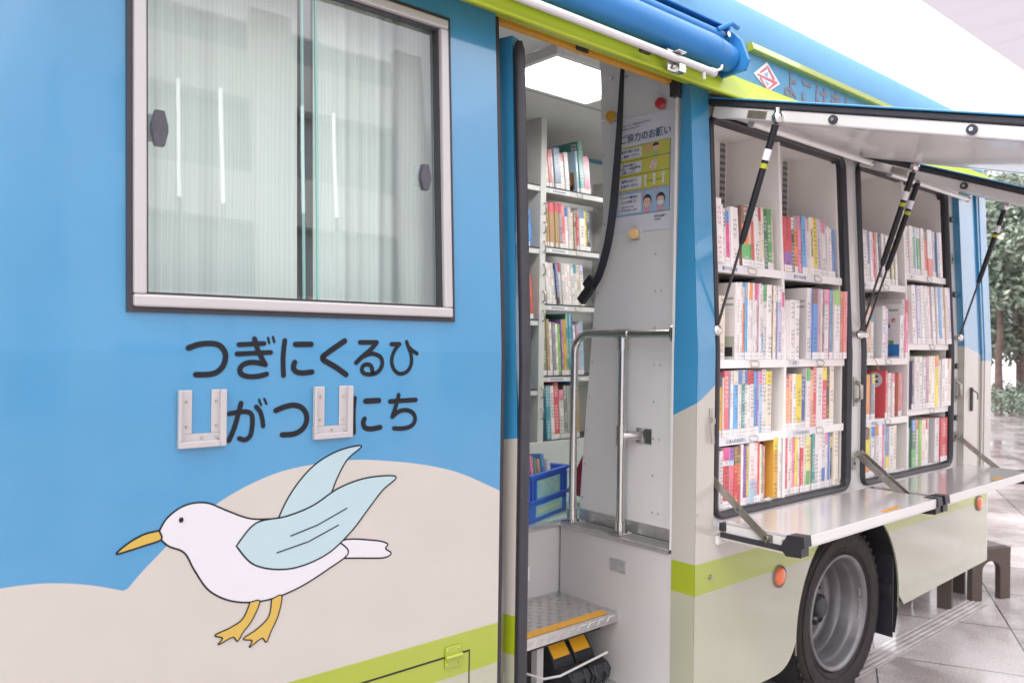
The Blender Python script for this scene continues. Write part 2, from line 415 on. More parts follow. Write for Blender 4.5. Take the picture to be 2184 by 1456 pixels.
for x, z, s in ((.478, 1.850, 1.0), (1.085, 1.845, .9)):
    mb = MB(); d = .017; w, h = .015 * s, .034 * s
    P = [(x - w * .55, z + h), (x + w * .55, z + h), (x + w, z + h * .2), (x + w, z - h * .2), (x + w * .55, z - h), (x - w * .55, z - h), (x - w, z - h * .2), (x - w, z + h * .2)]
    mb.prism([(a, Y(b, d - .014), b) for a, b in P], (0, .012, 0), 0)
    mb.box(x - .03 * s, x - .006, Y(z, d - .002), Y(z, d), z - .026 * s, z + .026 * s, 1)
    mb.build('window_latch', [mat('latch_grey', (.06, .055, .07), .4, mottle=.2, mscale=60), mat('latch_plate', (.32, .36, .37), .3)], WIN, bevel=.002)
# lace curtains behind the panes
cm = bpy.data.materials.new('lace_curtain'); cm.use_nodes = True; n = cm.node_tree; b = n.nodes['Principled BSDF']
b.inputs['Roughness'].default_value = .9
geo = n.nodes.new('ShaderNodeNewGeometry'); wv = n.nodes.new('ShaderNodeTexWave'); wv.bands_direction = 'X'; wv.inputs['Scale'].default_value = 34; wv.inputs['Distortion'].default_value = 5; wv.inputs['Detail'].default_value = 3; wv.inputs['Detail Scale'].default_value = 1.2
mp = n.nodes.new('ShaderNodeMapping'); mp.inputs['Scale'].default_value = (1, 1, .06); n.links.new(geo.outputs['Position'], mp.inputs[0]); n.links.new(mp.outputs[0], wv.inputs['Vector'])
rp = n.nodes.new('ShaderNodeValToRGB'); rp.color_ramp.elements[0].color = (.62, .655, .63, 1); rp.color_ramp.elements[1].color = (.69, .715, .695, 1)
n.links.new(wv.outputs[0], rp.inputs[0]); n.links.new(rp.outputs[0], b.inputs['Base Color'])
for x0, x1, ph in ((.35, .808, 0.3), (.843, 1.25, 1.7)):
    mb = MB(); N = 120; vs = []
    for i in range(N + 1):
        x = x0 + (x1 - x0) * i / N
        y = .105 + .010 * math.sin(x * 38 + ph + 2 * math.sin(x * 7)) + .006 * math.sin(x * 91 + ph * 3 + 3 * math.sin(x * 13)) + .02 * math.sin(x * 11 + ph)
        vs += [(x, y + .02, 1.40), (x + .004 * math.sin(x * 20), y + .045, 2.4)]
    mb.add(vs, [(2 * i, 2 * i + 2, 2 * i + 3, 2 * i + 1) for i in range(N)], 0, True)
    mb.build('curtain', [cm], WIN)

# ---- slogan lettering: flattened round strokes
STROKES = [
(.0056,[(.5274,1.4365),(.5451,1.4429),(.5674,1.4455),(.5853,1.4424),(.5959,1.431),(.5986,1.4179),(.5938,1.4015),(.5825,1.3902),(.5664,1.3856),(.5417,1.3856)]),
(.005,[(.6253,1.4435),(.6772,1.4464)]),(.005,[(.6214,1.4252),(.6913,1.4282)]),
(.0052,[(.6574,1.4555),(.663,1.4361),(.6701,1.421),(.6801,1.4036)]),
(.0053,[(.6801,1.4036),(.6633,1.4075),(.6477,1.408),(.634,1.4036),(.6274,1.3945),(.6309,1.3853),(.6429,1.3804),(.6567,1.3798),(.6707,1.3812),(.683,1.3844)]),
(.0026,[(.6858,1.4575),(.6882,1.4473)]),(.0026,[(.6963,1.4597),(.6991,1.4494)]),
(.0052,[(.7218,1.4527),(.7181,1.4191),(.7194,1.3808)]),(.0059,[(.7452,1.4448),(.7806,1.4454)]),
(.0057,[(.7439,1.4077),(.7409,1.3973),(.7466,1.3885),(.7602,1.3853),(.783,1.3871)]),
(.0062,[(.8602,1.4532),(.8333,1.4367),(.8106,1.4215),(.8078,1.4161),(.8118,1.4107),(.8378,1.397),(.8639,1.38)]),
(.0055,[(.898,1.4502),(.9406,1.4506)]),(.0053,[(.9406,1.4506),(.9242,1.4343),(.9052,1.4203),(.8883,1.4057)]),
(.0048,[(.9021,1.4176),(.9221,1.4249),(.9371,1.424),(.9502,1.4174),(.9548,1.4051),(.9506,1.392),(.9399,1.3827),(.9228,1.3793),(.9079,1.3823),(.9025,1.3907),(.9076,1.3999),(.9182,1.4017),(.9268,1.3969),(.9296,1.3848)]),
(.0051,[(.9789,1.4471),(1.0002,1.4473)]),
(.0046,[(1.0002,1.4473),(.9876,1.4335),(.9806,1.4182),(.9802,1.403),(.986,1.3896),(.9973,1.3808),(1.0087,1.3797),(1.0223,1.3852),(1.0308,1.3967),(1.0334,1.4103),(1.0308,1.4258),(1.024,1.4413),(1.0201,1.4528)]),
(.0046,[(1.0241,1.4422),(1.0354,1.4326),(1.0482,1.4258)]),
(.0049,[(.6076,1.3078),(.6252,1.3099),(.6439,1.3098),(.6526,1.3035),(.6549,1.29),(.6523,1.2666),(.6464,1.257),(.6378,1.2543),(.6284,1.2579)]),
(.005,[(.6309,1.3276),(.6252,1.3049),(.6172,1.2772),(.6075,1.2551)]),(.0047,[(.662,1.3191),(.6709,1.3077),(.6755,1.2922),(.6771,1.2794)]),
(.0024,[(.6679,1.3332),(.6724,1.322)]),(.0024,[(.6789,1.3344),(.6839,1.324)]),
(.0057,[(.7038,1.3095),(.724,1.3163),(.7443,1.3186),(.7603,1.313),(.7699,1.302),(.7726,1.2886),(.7694,1.2765),(.7601,1.2657),(.7433,1.2589),(.7184,1.2588)]),
(.005,[(.8861,1.3281),(.8835,1.2973),(.8848,1.2522)]),(.0063,[(.9131,1.3204),(.947,1.3206)]),
(.0059,[(.9112,1.2811),(.9079,1.272),(.913,1.2615),(.9269,1.2579),(.9516,1.2601)]),
(.0055,[(.9765,1.3171),(1.0465,1.3182)]),(.0052,[(.9993,1.331),(.994,1.3111),(.9832,1.282)]),
(.0051,[(.9832,1.282),(1.001,1.2935),(1.0214,1.2954),(1.0377,1.2889),(1.0453,1.2758),(1.0404,1.2625),(1.0267,1.2555),(1.0062,1.2539),(.9881,1.2556)])]
def stroke(mb, pts, r, m=0, y=0.0, th=.0008, closed=False, capn=5):
    """flat round-ended vinyl stroke on the body side"""
    P = [V(p[0], p[2] if len(p) > 2 else p[1]) if False else Vector((p[0], p[1])) for p in pts]
    if closed: P = P + [P[0]]
    L, Rr = [], []
    for i, p in enumerate(P):
        if closed and i in (0, len(P) - 1): t = (P[1] - P[-2]).normalized()
        else: t = (P[min(i + 1, len(P) - 1)] - P[max(i - 1, 0)]).normalized()
        q = Vector((-t.y, t.x)); L.append(p + q * r); Rr.append(p - q * r)
    if closed: poly = None
    else:
        t0 = (P[0] - P[1]).normalized(); t1 = (P[-1] - P[-2]).normalized()
        def cap(p, t):
            a0 = math.atan2(t.y, t.x)
            return [p + r * Vector((math.cos(a0 + a), math.sin(a0 + a))) for a in [math.pi / 2 - math.pi * k / capn for k in range(1, capn)]]
    f = lambda q: (q.x, y + yo(q.y) - th, q.y)
    n = len(P); vs = [f(q) for q in L] + [f(q) for q in Rr]
    mb.add(vs, [(i, n + i, n + i + 1, i + 1) for i in range(n - 1)], m)
    if not closed:
        for p, t, a, b in ((P[-1], t1, L[-1], Rr[-1]), (P[0], t0, Rr[0], L[0])):
            c = cap(p, t); ring = [a] + c + [b]
            mb.add([f(q) for q in ring], [tuple(range(len(ring)))], m)
mb = MB()
for i, (r, p) in enumerate(STROKES):
    if i == 17: mb.build('slogan_lettering', [navytext], TRK); mb = MB()
    stroke(mb, [(q.x, q.y) for q in smooth_path([(a, b, 0) for a, b in p], 8)] if len(p) > 2 else p, r, 0, 0, .0010 + .00012 * (i % 5))
mb.build('slogan_lettering', [navytext], TRK)
# ---- U-shaped aluminium card holders for the day and month numbers
def holder(P):
    (a0, b0), _, (a1, zb1), (a2, _), (a3, _), (a4, b4), (a5, zc), (a6, _) = P
    x0, x1, x2, x3 = a0, a1, a2, a5; zt, zb, zi = b0, zc, zb1
    mb = MB(); d = -.003; t = .0102
    mb.box(x0, x1, d, -.0002, zi, zt, 0); mb.box(x2, x3 - .006, d, -.0002, zi, zt, 0)
    mb.prism([(x0, d, zb), (x3, d, zb), (x2, d, zi), (x1, d, zi)], (0, .0026, 0), 0)
    mb.prism([(x0, d, zb), (x1, d, zi), (x0, d, zi)], (0, .0027, 0), 0); mb.prism([(x3 - .006, d, zb + .003), (x3 - .006, d, zi), (x2, d, zi)], (0, .0024, 0), 0)
    mb.box(x3 - .012, x3, -t, -.001, zb, zt, 0); mb.box(x0, x3 - .0122, -t, -.0034, zb, zb + .012, 0); mb.box(x0 - .0, x0 + .006, -t, -.0034, zb + .0122, zt, 0)
    o = mb.build('card_holder', [alupaint], TRK, bevel=.0012)
    s = MB()
    for x, z in ((.5 * (x0 + x1) + .003, zt - .022), (.5 * (x0 + x1) + .003, zi + .014), (x2 + .009, zt - .022), (x2 + .009, zi + .014), (.5 * (x1 + x2), zi - .008)):
        s.cyl((x, d + .0003, z), (x, d - .0022, z), .0031, 10, 0, .002)
    build_split(s, 'screw', [steel], o)
holder([(.5086,1.3566),(.5339,1.3559),(.535,1.2731),(.5716,1.2728),(.5705,1.3564),(.5994,1.3558),(.5993,1.2467),(.5101,1.2465)])
holder([(.7864,1.356),(.8116,1.3553),(.8125,1.2713),(.8471,1.271),(.8464,1.3553),(.877,1.3544),(.8777,1.2445),(.787,1.2445)])

# ---- plain seabird graphic
def decal(mb, pts, m, y):
    P = [(q.x, q.y) for q in smooth_path([(a, b, 0) for a, b in pts + pts[:1]], 6)][:-1]
    mb.add([(x, -y * .3, z) for x, z in P], [tuple(range(len(P)))], m); return P
BW, BL, BY, BK, BP = range(5)
mb = MB()
def shape(pts, m, y, r=.0017, line=True):
    P = decal(mb, pts, m, y)
    if line: stroke(mb, P, r, BK, 0, y * .3 + .00012, closed=True)
# far wing, tail, body, near wing, bill and feet of a gull seen from the side
shape([(.70,1.06),(.735,1.13),(.785,1.185),(.845,1.215),(.905,1.222),(.87,1.195),(.845,1.155),(.825,1.11),(.79,1.06)], BL, .0012)
shape([(.84,.985),(.90,.975),(.965,.965),(.985,.972),(.97,.985),(.975,.995),(.94,1.008),(.86,1.02)], BW, .0018)
shape([(.475,1.088),(.492,1.118),(.525,1.138),(.565,1.138),(.605,1.118),(.655,1.095),(.72,1.085),(.79,1.06),(.85,1.02),(.875,.99),(.83,.965),(.76,.937),(.69,.925),(.625,.935),(.575,.965),(.545,1.01),(.525,1.048),(.495,1.066)], BW, .0024)
shape([(.625,1.045),(.665,1.085),(.73,1.09),(.79,1.105),(.85,1.135),(.92,1.15),(.995,1.145),(.96,1.118),(.925,1.082),(.88,1.035),(.82,.995),(.74,.98),(.665,1.0)], BL, .0034)
shape([(.478,1.097),(.452,1.094),(.425,1.082),(.405,1.066),(.425,1.068),(.452,1.073),(.482,1.080)], BY, .0040)
for p in ([(.655,.928),(.64,.898),(.615,.886),(.585,.878),(.60,.869),(.592,.858),(.62,.866),(.63,.856),(.642,.872),(.66,.892),(.675,.926)], [(.70,.925),(.695,.892),(.672,.872),(.642,.858),(.66,.85),(.655,.838),(.68,.85),(.69,.84),(.70,.86),(.715,.89),(.722,.928)]):
    shape(p, BY, .0046, .0013)
stroke(mb, [(.518, 1.1105), (.518, 1.1125)], .0042, BK, 0, .0016)
for k in range(2): stroke(mb, [(.71 + .03 * k, 1.018 + .030 * k), (.78 + .02 * k, 1.030 + .032 * k), (.85 + .02 * k, 1.055 + .034 * k)], .0013, BK, 0, .0016 + .0001 * k)
mb.build('seabird_graphic', [mat('vinyl_white', (.54, .53, .56), .3, coat=.8, bump=BUMP), mat('vinyl_pale_blue', (.34, .46, .49), .3, coat=.8, bump=BUMP), mat('vinyl_yellow', (.47, .31, .04), .3, coat=.8), navytext, mat('vinyl_pink', (.8, .25, .42), .3, coat=.8)], TRK)

# ---- luggage hatch below the lime band, with its hinge
mb = MB(); x1 = 1.2165; zt = .6935
for a, b, c, d in ((-.2, x1, zt, zt + .004), (x1 - .003, x1, .28, zt)): mb.box(a, b, -.0009, -.0003, c, d, 0)
mb.build('luggage_hatch_gap', [dark], TRK)
mb = MB(); hx = 1.166
mb.box(hx - .026, hx + .022, -.004, -.001, zt + .004, zt + .026, 0); mb.box(hx - .026, hx + .022, -.004, -.001, zt - .026, zt - .002, 0)
for k in range(5): mb.cyl((hx - .026 + .0097 * k, -.0065, zt + .001), (hx - .026 + .0097 * k + .0092, -.0065, zt + .001), .005, 12, 0)
for a, b in ((-.019, .017), (.015, .017), (-.019, -.017), (.015, -.017)): mb.cyl((hx + a, -.0035, zt + b), (hx + a, -.0062, zt + b), .004, 10, 0, .003)
mb.build('hatch_hinge', [lime], TRK, bevel=.001)

# ---- folded passenger door
d = V(-.27, .963, 0); nn = V(-.963, -.27, 0)
mb = MB(); p0 = V(1.368, .006, 0)
L = [(.30, STR0, 3), (STR0, STR1, 2), (STR1, 1.205, 1), (1.205, 2.262, 0)]
for z0, z1, mt in L:
    a = p0; b = p0 + d * .40; c = b - nn * .03; e = a - nn * .03
    k = lambda q, z: (q.x, q.y + yo(z), z)
    dz0 = .05 if z0 == 1.205 else 0; dz1 = .05 if z1 == 1.205 else 0
    mb.quad(k(a, z0), k(b, z0 - dz0), k(b, z1 - dz1), k(a, z1), mt); mb.quad(k(b, z0), k(c, z0), k(c, z1), k(b, z1), mt); mb.quad(k(c, z0), k(e, z0), k(e, z1), k(c, z1), mt); mb.quad(k(e, z0), k(a, z0), k(a, z1), k(e, z1), mt)
DOOR = mb.build('passenger_door', PAINT, TRK)
mb = MB()
Pz = [.24] + fr(.3, 2.22, 14) + [2.245]
rr = [.012] + [.0155] * 15 + [.009]
mb.tube([(1.381, -.006 + yo(z), z) for z in Pz], rr, 14)
mb.build('door_edge_rubber', [rubber], DOOR)
mb = MB(); mb.box(1.312, 1.326, .01, .05, .3, 1.43); mb.lbox(1.312, 1.326, .01, .05, 1.43, 2.30); mb.build('door_seal', [rubber], DOOR)
# moulded square on the lower door
mb = MB(); 
for k in range(2):
    q0 = p0 + d * .02 + nn * .002
    mb.obox(tuple(p0 + d * (.1) + nn * (.001 + .003 * k) + V(0, 0, .50)), tuple(d * (.07 - .02 * k)), tuple(nn * .002), (0, 0, .09 - .02 * k), 0)
build_split(mb, 'door_moulding', [sage], DOOR, bevel=.004)

# ---- doorway: header, step well, floor, walls, ceiling
mb = MB(); mb.box(1.33, 2.13, .105, .13, 2.317, 2.345); mb.build('door_header', [ochre], TRK)
mb = MB(); mb.box(2.112, 2.150, .075, .115, 2.27, 2.33); mb.box(1.66, 1.71, .095, .104, 2.310, 2.33); build_split(mb, 'door_stop', [rubber], TRK, bevel=.004)
mb = MB(); mb.box(1.32, 2.135, .045, 2.0, 2.62, 2.64, 0); mb.box(-.9, 1.32, .12, 2.0, 2.62, 2.64, 0); mb.box(2.135, 4.6, .3, 2.0, 2.62, 2.64, 0)
for y in (.55, 1.2): mb.box(-.5, 4.5, y, y + .012, 2.616, 2.6196, 1)
mb.build('ceiling_panel', [panelw, mat('seam_grey', (.35, .35, .34), .6)], TRK)
mb = MB()
lx0, lx1, ly0, ly1 = 2.18, 2.71, .722, 1.075
mb.quad((lx0, ly0, 2.606), (lx0, ly1, 2.606), (lx1, ly1, 2.606), (lx1, ly0, 2.606), 0)
mb.quad((3.3, ly0, 2.606), (3.3, ly1, 2.606), (4.05, ly1, 2.606), (4.05, ly0, 2.606), 0)
build_split(mb, 'ceiling_light', [mat('lit_diffuser', (.9, .9, .9), .6, emit=((1, .99, .97), 8.5))], TRK)
mb = MB()
for a, b in ((lx0, lx1), (3.3, 4.05)):
    mb.box(a - .03, a - .001, ly0 - .03, ly1 + .03, 2.575, 2.618); mb.box(b + .001, b + .03, ly0 - .03, ly1 + .03, 2.575, 2.618)
    mb.box(a, b, ly0 - .03, ly0 - .001, 2.575, 2.618); mb.box(a, b, ly1 + .001, ly1 + .03, 2.575, 2.618)
build_split(mb, 'light_surround', [panelw], TRK, bevel=.004)
floor_m = bpy.data.materials.new('ribbed_mat'); floor_m.use_nodes = True; n = floor_m.node_tree; b = n.nodes['Principled BSDF']; b.inputs['Roughness'].default_value = .7
geo = n.nodes.new('ShaderNodeNewGeometry'); ck = n.nodes.new('ShaderNodeTexChecker'); ck.inputs['Scale'].default_value = 130; ck.inputs['Color1'].default_value = (.20, .30, .27, 1); ck.inputs['Color2'].default_value = (.33, .43, .39, 1)
n.links.new(geo.outputs['Position'], ck.inputs['Vector']); n.links.new(ck.outputs[0], b.inputs['Base Color'])
mb = MB(); mb.box(-.9, 2.22, .632, 2.0, .70, .757, 0); mb.box(2.22, 4.6, .62, 2.0, .70, .757, 0); mb.build('cabin_floor', [floor_m], TRK)
mb = MB(); mb.box(-.9, 4.6, 1.99, 2.01, .757, 2.62); mb.box(-.9, -.88, .1, 1.99, .757, 2.62); mb.box(4.58, 4.6, .3, 1.99, .757, 2.62); mb.build('cabin_wall', [panelw], TRK)
mb = MB(); mb.box(.0, 1.30, .24, .25, .757, 2.615); mb.build('gap_darkening_sheet', [mat('gap_shade_grey', (.07, .07, .078), .7, mottle=.15)], TRK)  # added dark sheet, stands for the shade seen between the curtains
mb = MB()
mb.box(1.20, 2.145, .630, .6318, .26, .757, 0)                      # riser
mb.box(2.135, 2.16, .0945, .62, .20, .757, 0)                        # side of the step well
mb.box(1.20, 2.135, .56, .5625, .1, .48, 0)
mb.build('step_well', [mat('step_well_white', (.52, .505, .50), .4, mottle=.02, rnoise=.08)], TRK)
tread = bpy.data.materials.new('checker_plate'); tread.use_nodes = True; n = tread.node_tree; b = n.nodes['Principled BSDF']
b.inputs['Metallic'].default_value = .9; b.inputs['Roughness'].default_value = .32; b.inputs['Base Color'].default_value = (.55, .54, .54, 1)
TREAD = MB()
TREAD.box(1.30, 2.134, .330, .629, .480, .507, 0); TREAD.box(1.30, 2.134, .327, .3299, .474, .510, 0)
bx = MB()
def chk(x, y, z, ax): # raised bars of the plate, in groups of five
    for k in range(5):
        t = (k - 2) * .0062
        if ax == 'z': TREAD.obox((x + t, y, z), (.0015, .0015, 0) if False else (.0016, 0, 0), (0, .012, 0), (0, 0, .0011), 0)
        elif ax == 'zx': TREAD.obox((x, y + t, z), (.012, 0, 0), (0, .0016, 0), (0, 0, .0011), 0)
        else: TREAD.obox((x + t, y, z), (.0060, 0, .0080), (.001, 0, -.001), (0, .0011, 0), 0)
for ix in range(17):
    for iy in range(9):
        x = 1.34 + ix * .048 + (.024 if iy % 2 else 0); y = .392 + iy * .026
        if y < .62 and x < 2.12:
            for k in range(4): TREAD.obox((x, y + (k - 1.5) * .0042, .5073), (.0095, .0016, 0), (-.0002, .0011, 0), (0, 0, .0011), 0)
for ix in range(17): chk(1.33 + ix * .048, .3265, .492, 'f')
TR = TREAD.build('step_tread', [alu], TRK)
mb = MB(); mb.box(1.30, 2.095, .336, .374, .5078, .5098); mb.build('anti_slip_strip', [ochre], TR)
mb = MB(); mb.box(1.30, 2.134, .02, .56, .235, .26, 0)
for ix in range(18):
    for iy in range(10):
        x = 1.34 + ix * .044; y = .05 + iy * .044
        if y < .55: mb.obox((x, y, .2605), (.012, .004 if (ix + iy) % 2 else -.004, 0), (-.001, .003, 0), (0, 0, .0015), 0)
mb.build('step_tread', [alu], TRK)
mb = MB(); mb.box(1.955, 1.985, .6285, .6297, .575, .625, 0); mb.box(1.963, 1.977, .6280, .6284, .592, .606, 1); mb.build('riser_sticker', [mat('sticker_white', (.8, .8, .82), .4), greymark], TRK)
# aluminium sill round the step well
mb = MB(); mb.box(2.135, 2.215, .108, .66, .758, .772, 0); mb.box(1.2, 2.134, .622, .66, .758, .770, 0)
for k in range(5): mb.box(2.137 + .014 * k, 2.142 + .014 * k, .112, .64, .7722, .7735, 0)
mb.cyl((2.1345, .105, .764), (2.1345, .63, .764), .008, 12); mb.build('floor_sill', [alu], TRK)
# step lamp
mb = MB(); mb.obox((2.1335, .33, .67), (.003, 0, 0), (0, .032, 0), (0, 0, .016), 0); o = mb.build('step_lamp', [mat('lamp_lens', (.30, .30, .31), .12, coat=1, mottle=.2, mscale=60)], TRK, bevel=.008)
mb = MB(); mb.obox((2.1343, .33, .67), (.0022, 0, 0), (0, .038, 0), (0, 0, .022), 0); mb.build('lamp_bezel', [alu], o, bevel=.003)
# end panel of the book bay
mb = MB()
edge = [(.61, .772), (.588, 1.078), (.560, 1.40), (.537, 1.65), (.504, 1.93), (.528, 2.473), (.54, 2.618)]
pts = [(2.222, .11, .772)] + [(2.222, y, z) for y, z in edge] + [(2.222, .11, 2.618)]
mb.prism(pts, (.016, 0, 0), 0)
mb.box(2.2205, 2.2218, .112, .2335, .775, 2.6, 0)
mb.box(2.2205, 2.2218, .2375, .33, 2.34, 2.6, 0)
mb.box(2.134, 2.222, .0945, .105, .772, 2.3, 0)
PART = mb.build('partition_panel', [panelw], TRK)
mb = MB(); mb.box(2.2185, 2.2203, .112, .606, .774, .815, 0); mb.build('kick_plate', [alu], PART)
mb = MB()
rv = lambda y, z, x=2.2215, r=.0042: mb.ball((x, y, z), r, 0, 8, 4, (.6, 1, 1))
f_edge = lerp_fn([(z, y) for y, z in edge])
for k in range(14):
    z = .86 + k * .13; rv(f_edge(z) - .012, z)
    rv(.250, z, 2.2205); 
    if k % 2 == 0: rv(.222, z, 2.2195)
for y, z in ((.20, .80), (.36, .80), (.52, .80)): rv(y, z, 2.218)
for y, z in ((.47, 2.44), (.44, 2.30), (.40, 2.43)): rv(y, z, 2.2215, .008)
mb.build('rivet_pattern', [mat('rivet_grey', (.45, .45, .45), .3, metal=.6)], PART)
# handrail
mb = MB(); X = 2.168
p = [(X, .592, .773), (X, .592, 1.40)] + [(X, .592 - .075 * (1 - math.cos(a)), 1.412 + .075 * math.sin(a)) for a in [math.pi / 2 * i / 10 for i in range(11)]] + [(X, .40, 1.487), (X, .112, 1.489)]
mb.tube(p, .0148, 18); HR = mb.build('handrail', [chrome], TRK)
mb = MB(); mb.cyl((X, .352, .773), (X, .352, 1.487), .0142, 18); mb.build('rail_post', [chrome], HR)
for y, z, r in ((.592, .775, 0), (.352, .775, 0)):
    mb = MB(); mb.box(X - .035, X + .035, y - .028, y + .028, .7738, .7788); mb.cyl((X, y, .7788), (X, y, .818), .0195, 16)
    for q in (-.024, .024): mb.cyl((X + q, y - .02, .7788), (X + q, y - .02, .785), .006, 6)
    build_split(mb, 'rail_foot', [chrome], HR, bevel=.002)
mb = MB(); mb.cyl((X, .352, 1.43), (X, .352, 1.475), .0185, 16); mb.cyl((X, .322, 1.487), (X, .382, 1.487), .0185, 16); mb.cyl((X, .352, 1.09), (X, .352, 1.16), .0185, 16); mb.cyl((X, .112, 1.489), (X, .12, 1.489), .034, 18)
mb.cyl((X, .345, 1.125), (2.2205, .31, 1.125), .016, 14); mb.box(2.2175, 2.2206, .255, .325, 1.098, 1.152); build_split(mb, 'rail_joint', [chrome], HR, bevel=.001)
# hanging webbing strap with its buckle
mb = MB()
path = [(2.17, .362, 2.455), (2.16, .364, 2.428), (2.16, .373, 2.256), (2.16, .385, 2.089), (2.16, .402, 1.926), (2.16, .425, 1.81), (2.16, .462, 1.708), (2.165, .500, 1.665)]
wd = [(.75, -.6, 0), (.7, -.7, 0), (.7, -.7, .1), (.5, -.85, .1), (.5, -.8, .1), (.4, -.8, -.2), (.3, -.75, -.4), (.25, -.7, -.5)]
P = smooth_path(path, 5); wds = smooth_path(wd, 5)
vs = []
for p, w in zip(P, wds):
    w = w.normalized() * (.0065 + .0075 * min(1, (2.46 - p.z) / .45)); t = V(.0018, 0, 0)
    vs += [p - w, p + w]
nP = len(P)
mb.add(vs, [(2 * i, 2 * i + 1, 2 * i + 3, 2 * i + 2) for i in range(nP - 1)], 0, True)
mb.add([v + V(.003, 0, 0) for v in vs], [(2 * i, 2 * i + 1, 2 * i + 3, 2 * i + 2) for i in range(nP - 1)], 0, True)
ST = mb.build('strap', [mat('black_webbing', (.022, .022, .03), .6, mottle=.15, mscale=90)], TRK)
mb = MB(); mb.obox((2.165, .530, 1.638), (.012, 0, 0), (0, .030, -.030), (0, .012, .012), 0); mb.obox((2.161, .512, 1.678), (.009, 0, 0), (0, .018, -.018), (0, .014, .014), 0); mb.build('strap_buckle', [plast], ST, bevel=.004)
mb = MB(); mb.box(2.165, 2.222, .347, .377, 2.445, 2.475); mb.build('strap_bracket', [steel], ST, bevel=.002)

# ---- hatch recess: white frame round the two book openings
OPEN = ((2.262, 3.213), (3.318, 4.278)); OZ0, OZ1 = .862, 2.243
YF = .032
mb = MB()
def lq(x0, x1, z0, z1, d, m=0):
    zs = [z0] + ([KZ] if z0 < KZ < z1 else []) + [z1]
    for a, b in zip(zs, zs[1:]): mb.quad((x0, d + yo(a), a), (x1, d + yo(a), a), (x1, d + yo(b), b), (x0, d + yo(b), b), m)
g = .02
xa = [RX0] + [v for o in OPEN for v in (o[0] + g, o[1] - g)] + [RX1]
for a, b in ((xa[0], xa[1]), (xa[2], xa[3]), (xa[4], xa[5])): lq(a, b, RZ0, RZ1, YF)
for a, b in ((xa[1], xa[2]), (xa[3], xa[4])): lq(a, b, RZ0, OZ0 + g, YF); lq(a, b, OZ1 - g, RZ1, YF)
mb.quad((RX0, 0, RZ0), (RX1, 0, RZ0), (RX1, YF, RZ0), (RX0, YF, RZ0), 0)
mb.quad((RX0, yo(RZ1), RZ1), (RX0, YF + yo(RZ1), RZ1), (RX1, YF + yo(RZ1), RZ1), (RX1, yo(RZ1), RZ1), 0)
FRM = mb.build('hatch_frame', [white], TRK)
mb = MB(); edge_face(mb, RX1, 0.0, YF, RZ0, RZ1, lambda x: 1.46); edge_face(mb, RX0, 0.0, YF, RZ0, RZ1, lambda x: 1.33); mb.build('recess_side', PAINT, TRK)
# studs, plates and catches on the frame
mb = MB()
for x, zs in ((4.325, (2.10, 1.72, 1.36, 1.10)),):
    for z in zs: mb.cyl((x, YF + yo(z), z), (x, YF + yo(z) - .012, z), .014, 16, 0); mb.cyl((x, YF + yo(z) - .0121, z), (x, YF + yo(z) - .014, z), .006, 10, 1)
build_split(mb, 'rubber_stud', [rubber, steel], FRM)
mb = MB()
for x, z in ((4.325, 1.90), (3.262, .965), (4.325, 1.005)):
    mb.box(x - .016, x + .016, YF + yo(z) - .004, YF + yo(z) - .0005, z - .026, z + .026, 0); mb.cyl((x, YF + yo(z) - .0041, z), (x, YF + yo(z) - .006, z), .006, 10, 1)
build_split(mb, 'catch_plate', [steel, dark], FRM, bevel=.001)
mb = MB()
for x, z in ((3.262, 1.265), (4.325, 1.24)):
    y = YF
    mb.box(x - .013, x + .013, y - .006, y - .0005, z - .06, z + .06); mb.tube([(x, y - .006, z + .04), (x - .004, y - .03, z + .025), (x - .004, y - .03, z - .025), (x, y - .006, z - .04)], .009, 8)
build_split(mb, 'frame_handle', [steel], FRM, bevel=.002)

# ---- rubber gaskets
for x0, x1 in OPEN:
    rc = .055; pts = []
    for cx, cz, a0 in ((x1 - rc, OZ1 - rc, 0), (x0 + rc, OZ1 - rc, 90), (x0 + rc, OZ0 + rc, 180), (x1 - rc, OZ0 + rc, 270)):
        for k in range(7): a = R(a0 + 15 * k); pts.append((cx + rc * math.cos(a), cz + rc * math.sin(a)))
    full = []
    for i, p in enumerate(pts):
        q = pts[(i + 1) % len(pts)]; n = max(1, int(math.hypot(q[0] - p[0], q[1] - p[1]) / .08))
        full += [(p[0] + (q[0] - p[0]) * k / n, p[1] + (q[1] - p[1]) * k / n) for k in range(n)]
    mb = MB(); n = len(full); rings = []
    cxm, czm = (x0 + x1) / 2, (OZ0 + OZ1) / 2
    for i in range(n):
        a = V(full[i - 1][0], full[i - 1][1], 0); b = V(full[(i + 1) % n][0], full[(i + 1) % n][1], 0)
        t = (b - a).normalized(); q = V(-t.y, t.x, 0)   # inward for an anticlockwise loop
        c = V(full[i][0], full[i][1], 0); ring = []
        for u, w in ((0, .004), (.001, -.012), (.007, -.0175), (.014, -.0175), (.021, -.012), (.023, -.002), (.023, .03), (.002, .03)):
            z = c.y + q.y * u; ring.append((c.x + q.x * u, YF + yo(z) + w, z))
        rings.append(ring)
    vs = [p for r_ in rings for p in r_]; k = 8
    mb.add(vs, [(i * k + j, i * k + (j + 1) % k, ((i + 1) % n) * k + (j + 1) % k, ((i + 1) % n) * k + j) for i in range(n) for j in range(k)], 0, True)
    mb.build('hatch_gasket', [mat('gasket_rubber', (.035, .035, .042), .42, mottle=.15, mscale=12)], TRK)

